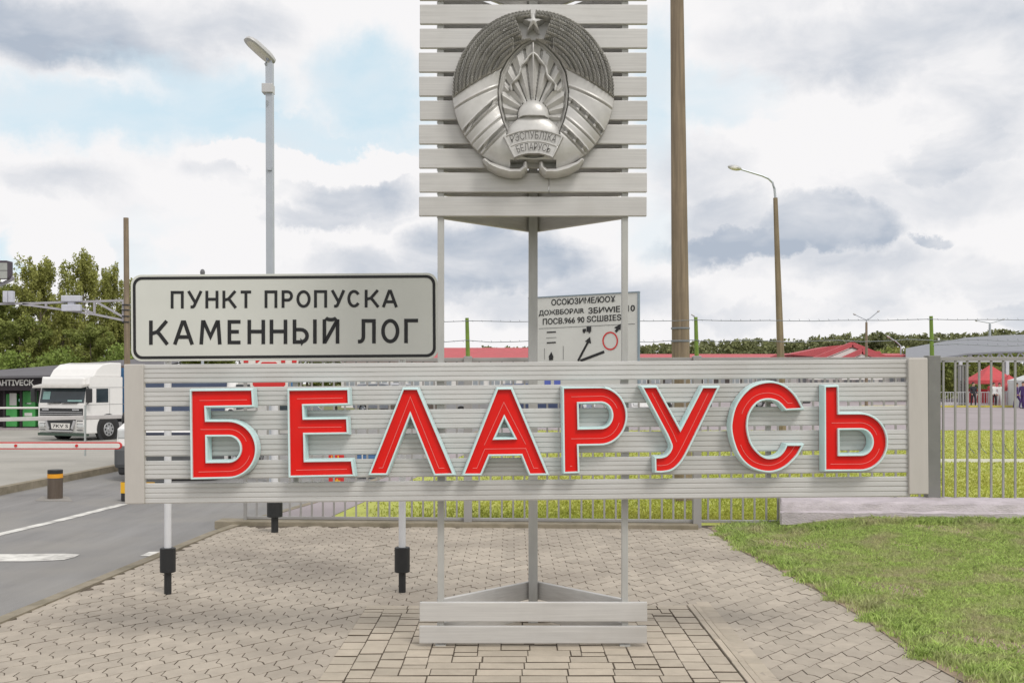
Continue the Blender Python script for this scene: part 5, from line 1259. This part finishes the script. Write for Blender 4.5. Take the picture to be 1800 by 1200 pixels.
m = MB(); q = P(1640, 712, 76); m.box((q.x + 8, 76, .07), (26, .2, .14)); tag(obj('yellow_kerb', m, mat('kerb_yellow_paint', (.55, .48, .07), .8, dirt=(.3, .28, .1)), bevel=.02), 'long yellow painted kerb in front of the red tents', 'kerb')
m = MB()
rl = thing('crowd_railing', 'low pale metal railing in front of the red tents', 'railing', (P(1640, 0, 77.5).x, 77.5, 0))
x0_, x1_ = P(1630, 0, 77.5).x, P(1780, 0, 77.5).x
for z in (.25, 1.05): m.bar((x0_, 77.5, z), (x1_, 77.5, z), .05, .05)
for i in range(34): x = x0_ + (x1_ - x0_) * i / 33; m.box((x, 77.5, .53), (.03, .03, 1.06))
obj('rails', m, TRUSS, rl)
m = MB()
for px in (1686, 1692, 1698): q = P(px, 0, 79); m.box((q.x, 79, 1.5), (.16, .16, 3.0))
cb = thing('slat_cabin', 'small grey slatted cabin left of the red tents', 'cabin', (P(1692, 0, 79).x, 79, 0)); objs('posts', m, mat('grey_timber', (.2, .2, .19), .8), cb)
m = MB(); q = P(1692, 0, 79.2)
for i in range(9): m.box((q.x, 79.2, .2 + i * .2), (.62, .05, .16))
obj('slats', m, MATS['grey_timber'], cb); m = MB(); m.box((q.x, 79.2, 3.0), (.9, .6, .08)); obj('roof', m, MATS['grey_timber'], cb)

# ------------------------------------------------------------------ people near the tents
def person(px, py_foot, d, label, shirt, trousers, h=1.72, turn=0.0, stride=.1, bend=.2):
    b = P(px, 0, d); root = thing('person', label, 'person', (b.x, d, 0), (0, 0, turn), 'people by the tents')
    k = h / 1.72
    J = [(0, 0, .95), (0, 0, 1.15), (0, 0, 1.36), (0, 0, 1.47), (0, -.02, 1.56), (0, -.01, 1.64), (0, 0, 1.70),
         (.10, 0, .90), (.11, -stride, .50), (.11, -stride * .6, .09), (.11, -stride * .6 - .14, .04), (-.10, 0, .90), (-.11, stride * .6, .49), (-.11, stride, .09), (-.11, stride - .14, .04),
         (.19, 0, 1.38), (.24, .03, 1.12), (.25, -bend * .5, .88), (.25, -bend * .7, .79), (-.19, 0, 1.38), (-.24, .03, 1.12), (-.25, -bend, .92), (-.25, -bend * 1.3, .85)]
    Rr = [.15, .135, .15, .06, .085, .095, .06, .095, .07, .045, .04, .095, .07, .045, .04, .07, .048, .036, .04, .07, .048, .036, .04]
    E_ = [(0, 1), (1, 2), (2, 3), (3, 4), (4, 5), (5, 6), (0, 7), (7, 8), (8, 9), (9, 10), (0, 11), (11, 12), (12, 13), (13, 14), (2, 15), (15, 16), (16, 17), (17, 18), (2, 19), (19, 20), (20, 21), (21, 22)]
    me = bpy.data.meshes.new('body'); me.from_pydata([tuple(c * k for c in p) for p in J], E_, []); o = bpy.data.objects.new('body', me); COL.objects.link(o)
    o.modifiers.new('skin', 'SKIN')
    if not me.skin_vertices: 
        bm = bmesh.new(); bm.from_mesh(me); bm.verts.layers.skin.verify(); bm.to_mesh(me); bm.free()
    for i, s_ in enumerate(me.skin_vertices[0].data): s_.radius = (Rr[i] * k, Rr[i] * k * (.75 if i < 3 else 1)); s_.use_root = (i == 0)
    sb = o.modifiers.new('sub', 'SUBSURF'); sb.levels = 2; sb.render_levels = 2
    dg = bpy.context.evaluated_depsgraph_get(); nm = bpy.data.meshes.new_from_object(o.evaluated_get(dg)); bpy.data.objects.remove(o); bpy.data.meshes.remove(me)
    nm.materials.clear()
    for mm in (SKIN, shirt, trousers, DPLAST): nm.materials.append(mm)
    for p in nm.polygons:
        c = p.center / k; p.use_smooth = True
        p.material_index = 0 if c.z > 1.46 or (abs(c.x) > .19 and c.z < .93 and c.z > .7) else (3 if c.z < .09 else (2 if c.z < .95 and abs(c.x) < .2 else 1))
    nm.name = 'body'; bo_ = bpy.data.objects.new('body', nm); link(bo_, root); ORI[bo_] = Vector((0, 0, 0))
    m = MB(); m.ball((0, .02 * k, 1.655 * k), (.10 * k, .112 * k, .10 * k), 12, 8); obj('hair', m, HAIR, root, smooth=True, world=False)
person(1787.5, 714, 72.5, 'person in dark purple clothes walking by the white tent, left of two', PURPLE, PURPLE, 1.72, .9, .2)
person(1798.5, 716, 71.5, 'person in dark purple clothes at the very right edge of the picture', PURPLE, PURPLE, 1.78, -.8, .24)
person(1747, 712, 76.8, 'person in a white shirt and dark trousers before the red tents, left of two', CLOTHW, CLOTHD, 1.72, .3)
person(1757, 712, 76.8, 'person in all-white clothes before the red tents, beside the one in dark trousers', CLOTHW, CLOTHW, 1.7, -.4)
person(1711, 712, 76.6, 'person in black clothes standing by the left red tent leg', CLOTHD, CLOTHD, 1.75, .2)

# ------------------------------------------------------------------ trees
def leaf_quads(cent, rad, per, size, zs=.8):
    n = len(cent) * per; c = np.repeat(cent, per, 0); r = np.repeat(rad, per)
    u = RNG.normal(0, 1, (n, 3)); u /= np.linalg.norm(u, axis=1)[:, None]; rr = r * RNG.random(n) ** .45
    p = c + u * rr[:, None] * np.array([1, 1, zs])
    a = RNG.normal(0, 1, (n, 3)); a /= np.linalg.norm(a, axis=1)[:, None]; b = np.cross(a, RNG.normal(0, 1, (n, 3))); b /= np.linalg.norm(b, axis=1)[:, None]
    s = size * RNG.uniform(.55, 1.35, n)[:, None]
    v = np.stack([p - a * s * .5, p + b * s * .28, p + a * s * .5, p - b * s * .28], 1).reshape(-1, 3)
    return v, np.arange(n * 4).reshape(-1, 4)
def make_tree(name, label, h, wd, leaf, seed, per=34, ncl=150, size=.20, low=.12, spiky=True):
    rg = np.random.default_rng(seed); rnd = random.Random(seed)
    root = thing(name, label, 'tree', (0, 0, 0), group='trees behind the gantry')
    m = MB(); trunk = [(0.03 * h * .2 * math.sin(i * 1.3 + seed), .02 * h * .2 * math.cos(i * 1.7), h * .93 * i / 8) for i in range(9)]
    m.tube(trunk, [.018 * h * (1 - .88 * i / 8) for i in range(9)], 8)
    cl = []; rad = []
    nl = 22
    for i in range(nl):
        t = low + (.97 - low) * (i + rnd.random()) / nl; az = i * 2.4 + rnd.uniform(-.4, .4)
        w = wd * (math.sin(PI * min(1, (t - low) / (1 - low) * .82 + .18)) ** .7) * rnd.uniform(.65, 1.15); zz = h * t
        rise = rnd.uniform(.25, .7) * w if not spiky else rnd.uniform(.9, 1.7) * w
        tip = Vector((math.cos(az) * w, math.sin(az) * w, min(zz + rise, h * rnd.uniform(.9, 1.02))))
        base = Vector(trunk[min(8, int(t * 8 / .93))]) ; base.z = zz
        m.tube([base, base.lerp(tip, .5) + Vector((0, 0, .03 * h * rnd.random())), tip], [.007 * h * (1.1 - t), .004 * h * (1.1 - t), .0015 * h], 5)
        for k in range(max(3, ncl // nl)):
            f = rnd.uniform(.25, 1.05); q = base.lerp(tip, f) + Vector((rnd.gauss(0, .05 * h * .5), rnd.gauss(0, .05 * h * .5), rnd.gauss(0, .035 * h))); cl.append(q); rad.append(rnd.uniform(.03, .06) * h * (.75 if spiky else 1))
    if spiky:
        for k in range(12):
            q = Vector((rnd.gauss(0, .06 * h), rnd.gauss(0, .05 * h), h * rnd.uniform(.84, 1.03))); cl.append(q); rad.append(.022 * h)
    obj('trunk', m, BARK, root, world=False, smooth=True)
    v, f = leaf_quads(np.array([tuple(c) for c in cl]), np.array(rad) * (.72 if spiky else 1), per, size, 2.1 if spiky else .8)
    npobj('crown', v, f, leaf, root)
    return root
t1 = make_tree('broadleaf_tree', 'tallest olive-green tree with an airy top left of the camera box on the gantry arm', 11.6, 2.35, LEAFA, 1, 62, 300, .21)
t2 = make_tree('broadleaf_tree', 'narrow feathery-topped tree right of the camera box on the gantry arm', 11.6, 2.0, LEAFA, 2, 60, 280, .20)
t3 = make_tree('broadleaf_tree', 'dark bushy tree at the left edge behind the hanging sign box', 8.5, 3.0, LEAFB, 3, 62, 260, .22, .06, False)
def place(t, px, d, h_px, label=None, proto_h=11.6, first=False, rot=0, wide=1.0):
    z = gz(P(px, 0, d).x, d); top = P(0, h_px, d).z; s = (top - z) / proto_h; loc = (P(px, 0, d).x, d, z)
    if first: t.location = loc; t.scale = (s * wide, s * wide, s); t.rotation_euler = (0, 0, rot); return t
    return dup(t, loc, (0, 0, rot), label, (s * wide, s * wide, s))
place(t1, 70, 82, 466, first=True, rot=.4, wide=.92); place(t2, 148, 84, 463, first=True, rot=1.0, wide=.85); place(t3, 2, 84, 505, proto_h=8.5, first=True, wide=1.1)
place(t2, 192, 86, 484, 'slender tree with a thin spiky top just left of the brown gantry pole', rot=2.2, wide=.7)
place(t1, 112, 90, 528, 'shorter tree filling the gap below the camera box', rot=3.0, wide=1.3)
place(t3, 35, 80, 560, 'dark rounded tree low under the left end of the gantry arm', 8.5, rot=1.7, wide=1.15)
place(t3, 208, 88, 556, 'dark bushy tree beside the brown gantry pole', 8.5, rot=2.9, wide=1.2)
place(t3, 160, 80, 575, 'low rounded dark tree below the right half of the lattice arm', 8.5, rot=.9, wide=1.2)
place(t1, 245, 88, 500, 'olive tree mostly hidden behind the left edge of the road sign', rot=5, wide=1.1)
place(t3, -40, 82, 490, 'dark tree cut by the left edge of the picture', 8.5, rot=4, wide=1.1)
for i, px in enumerate((300, 360, 420, 480, 540, 590)):
    place(t3, px, 92 + i * 2, 560 + (i % 3) * 12, 'bushy tree hidden behind the wide white road sign', 8.5, rot=i * 1.1, wide=1.2)
def bush(px, d, top_py, w_px, label, leaf, seed):
    x = P(px, 0, d).x; z = gz(x, d); h = P(0, top_py, d).z - z; w = S(w_px, d); rg = np.random.default_rng(seed)
    root = thing('shrub', label, 'shrub', (x, d, z), group='shrubs behind the kiosk')
    n = 60; c = np.stack([rg.normal(0, w * .26, n), rg.normal(0, .6, n), h * (.12 + .78 * rg.random(n)) * (1 - .0 * rg.random(n))], 1); c[:, 2] *= 1 - .45 * (np.abs(c[:, 0]) / (w * .6)) ** 2
    v, f = leaf_quads(c, np.full(n, h * .14), 60, .24); npobj('foliage', v, f, leaf, root)
    m = MB()
    for k in range(5): m.tube([(rg.normal(0, .1), rg.normal(0, .1), 0), (rg.normal(0, w * .15), rg.normal(0, .3), h * .6)], [.05, .02], 5)
    obj('stem', m, BARK, root, world=False)
bush(18, 76, 612, 75, 'fresh green shrub above the left end of the dark kiosk roof', LEAFC, 1)
bush(100, 76, 604, 90, 'fresh green shrub above the middle of the dark kiosk roof', LEAFC, 2)
bush(172, 77, 622, 80, 'fresh green shrub above the lorry roof', LEAFC, 3)
bush(216, 78, 600, 40, 'small bright shrub against the brown gantry pole', LEAFC, 4)

def wood(name, x0, x1, d0, d1, n, hfun, size, per, leaf, vary=(.86, 1.06)):
    cs = []; rs_ = []
    for i in range(n):
        x = x0 + (x1 - x0) * (i + random.random()) / n; d = random.uniform(d0, d1); h = hfun(x, d) * random.uniform(*vary); w = random.uniform(1.6, 2.6) * size * 1.6
        for k in range(9):
            t = random.uniform(.05, 1); cs.append((x + random.gauss(0, w * .45) * (1.15 - t * .75), d + random.gauss(0, w * .4), h * t)); rs_.append(w * random.uniform(.35, .6) * (1.15 - .55 * t))
        cs.append((x, d, h * 1.0)); rs_.append(w * .28)
    v, f = leaf_quads(np.array(cs), np.array(rs_), per, size)
    struct(npobj(name, v, f, leaf), 'stuff')
def hill(x, d):
    px = x / d * F + CX
    y = np.interp(px, [900, 1000, 1120, 1230, 1330, 1390, 1440, 1490, 1540, 1600, 1700, 1760, 1800, 1950], [612, 612, 611, 601, 598, 600, 594, 588, 586, 590, 588, 580, 584, 586])
    return H + (HZ - y) * d / F
wood('far_wood', -10, 190, 300, 330, 620, hill, 1.1, 18, WOODF, (.84, 1.0))
wood('back_wood', -66, -22, 96, 106, 80, lambda x, d: 6.6 if x > -40 else 7.4, .42, 34, LEAFB)
wood('shade_wood', 40, 66, 112, 122, 60, lambda x, d: 5.2, .42, 34, LEAFB)
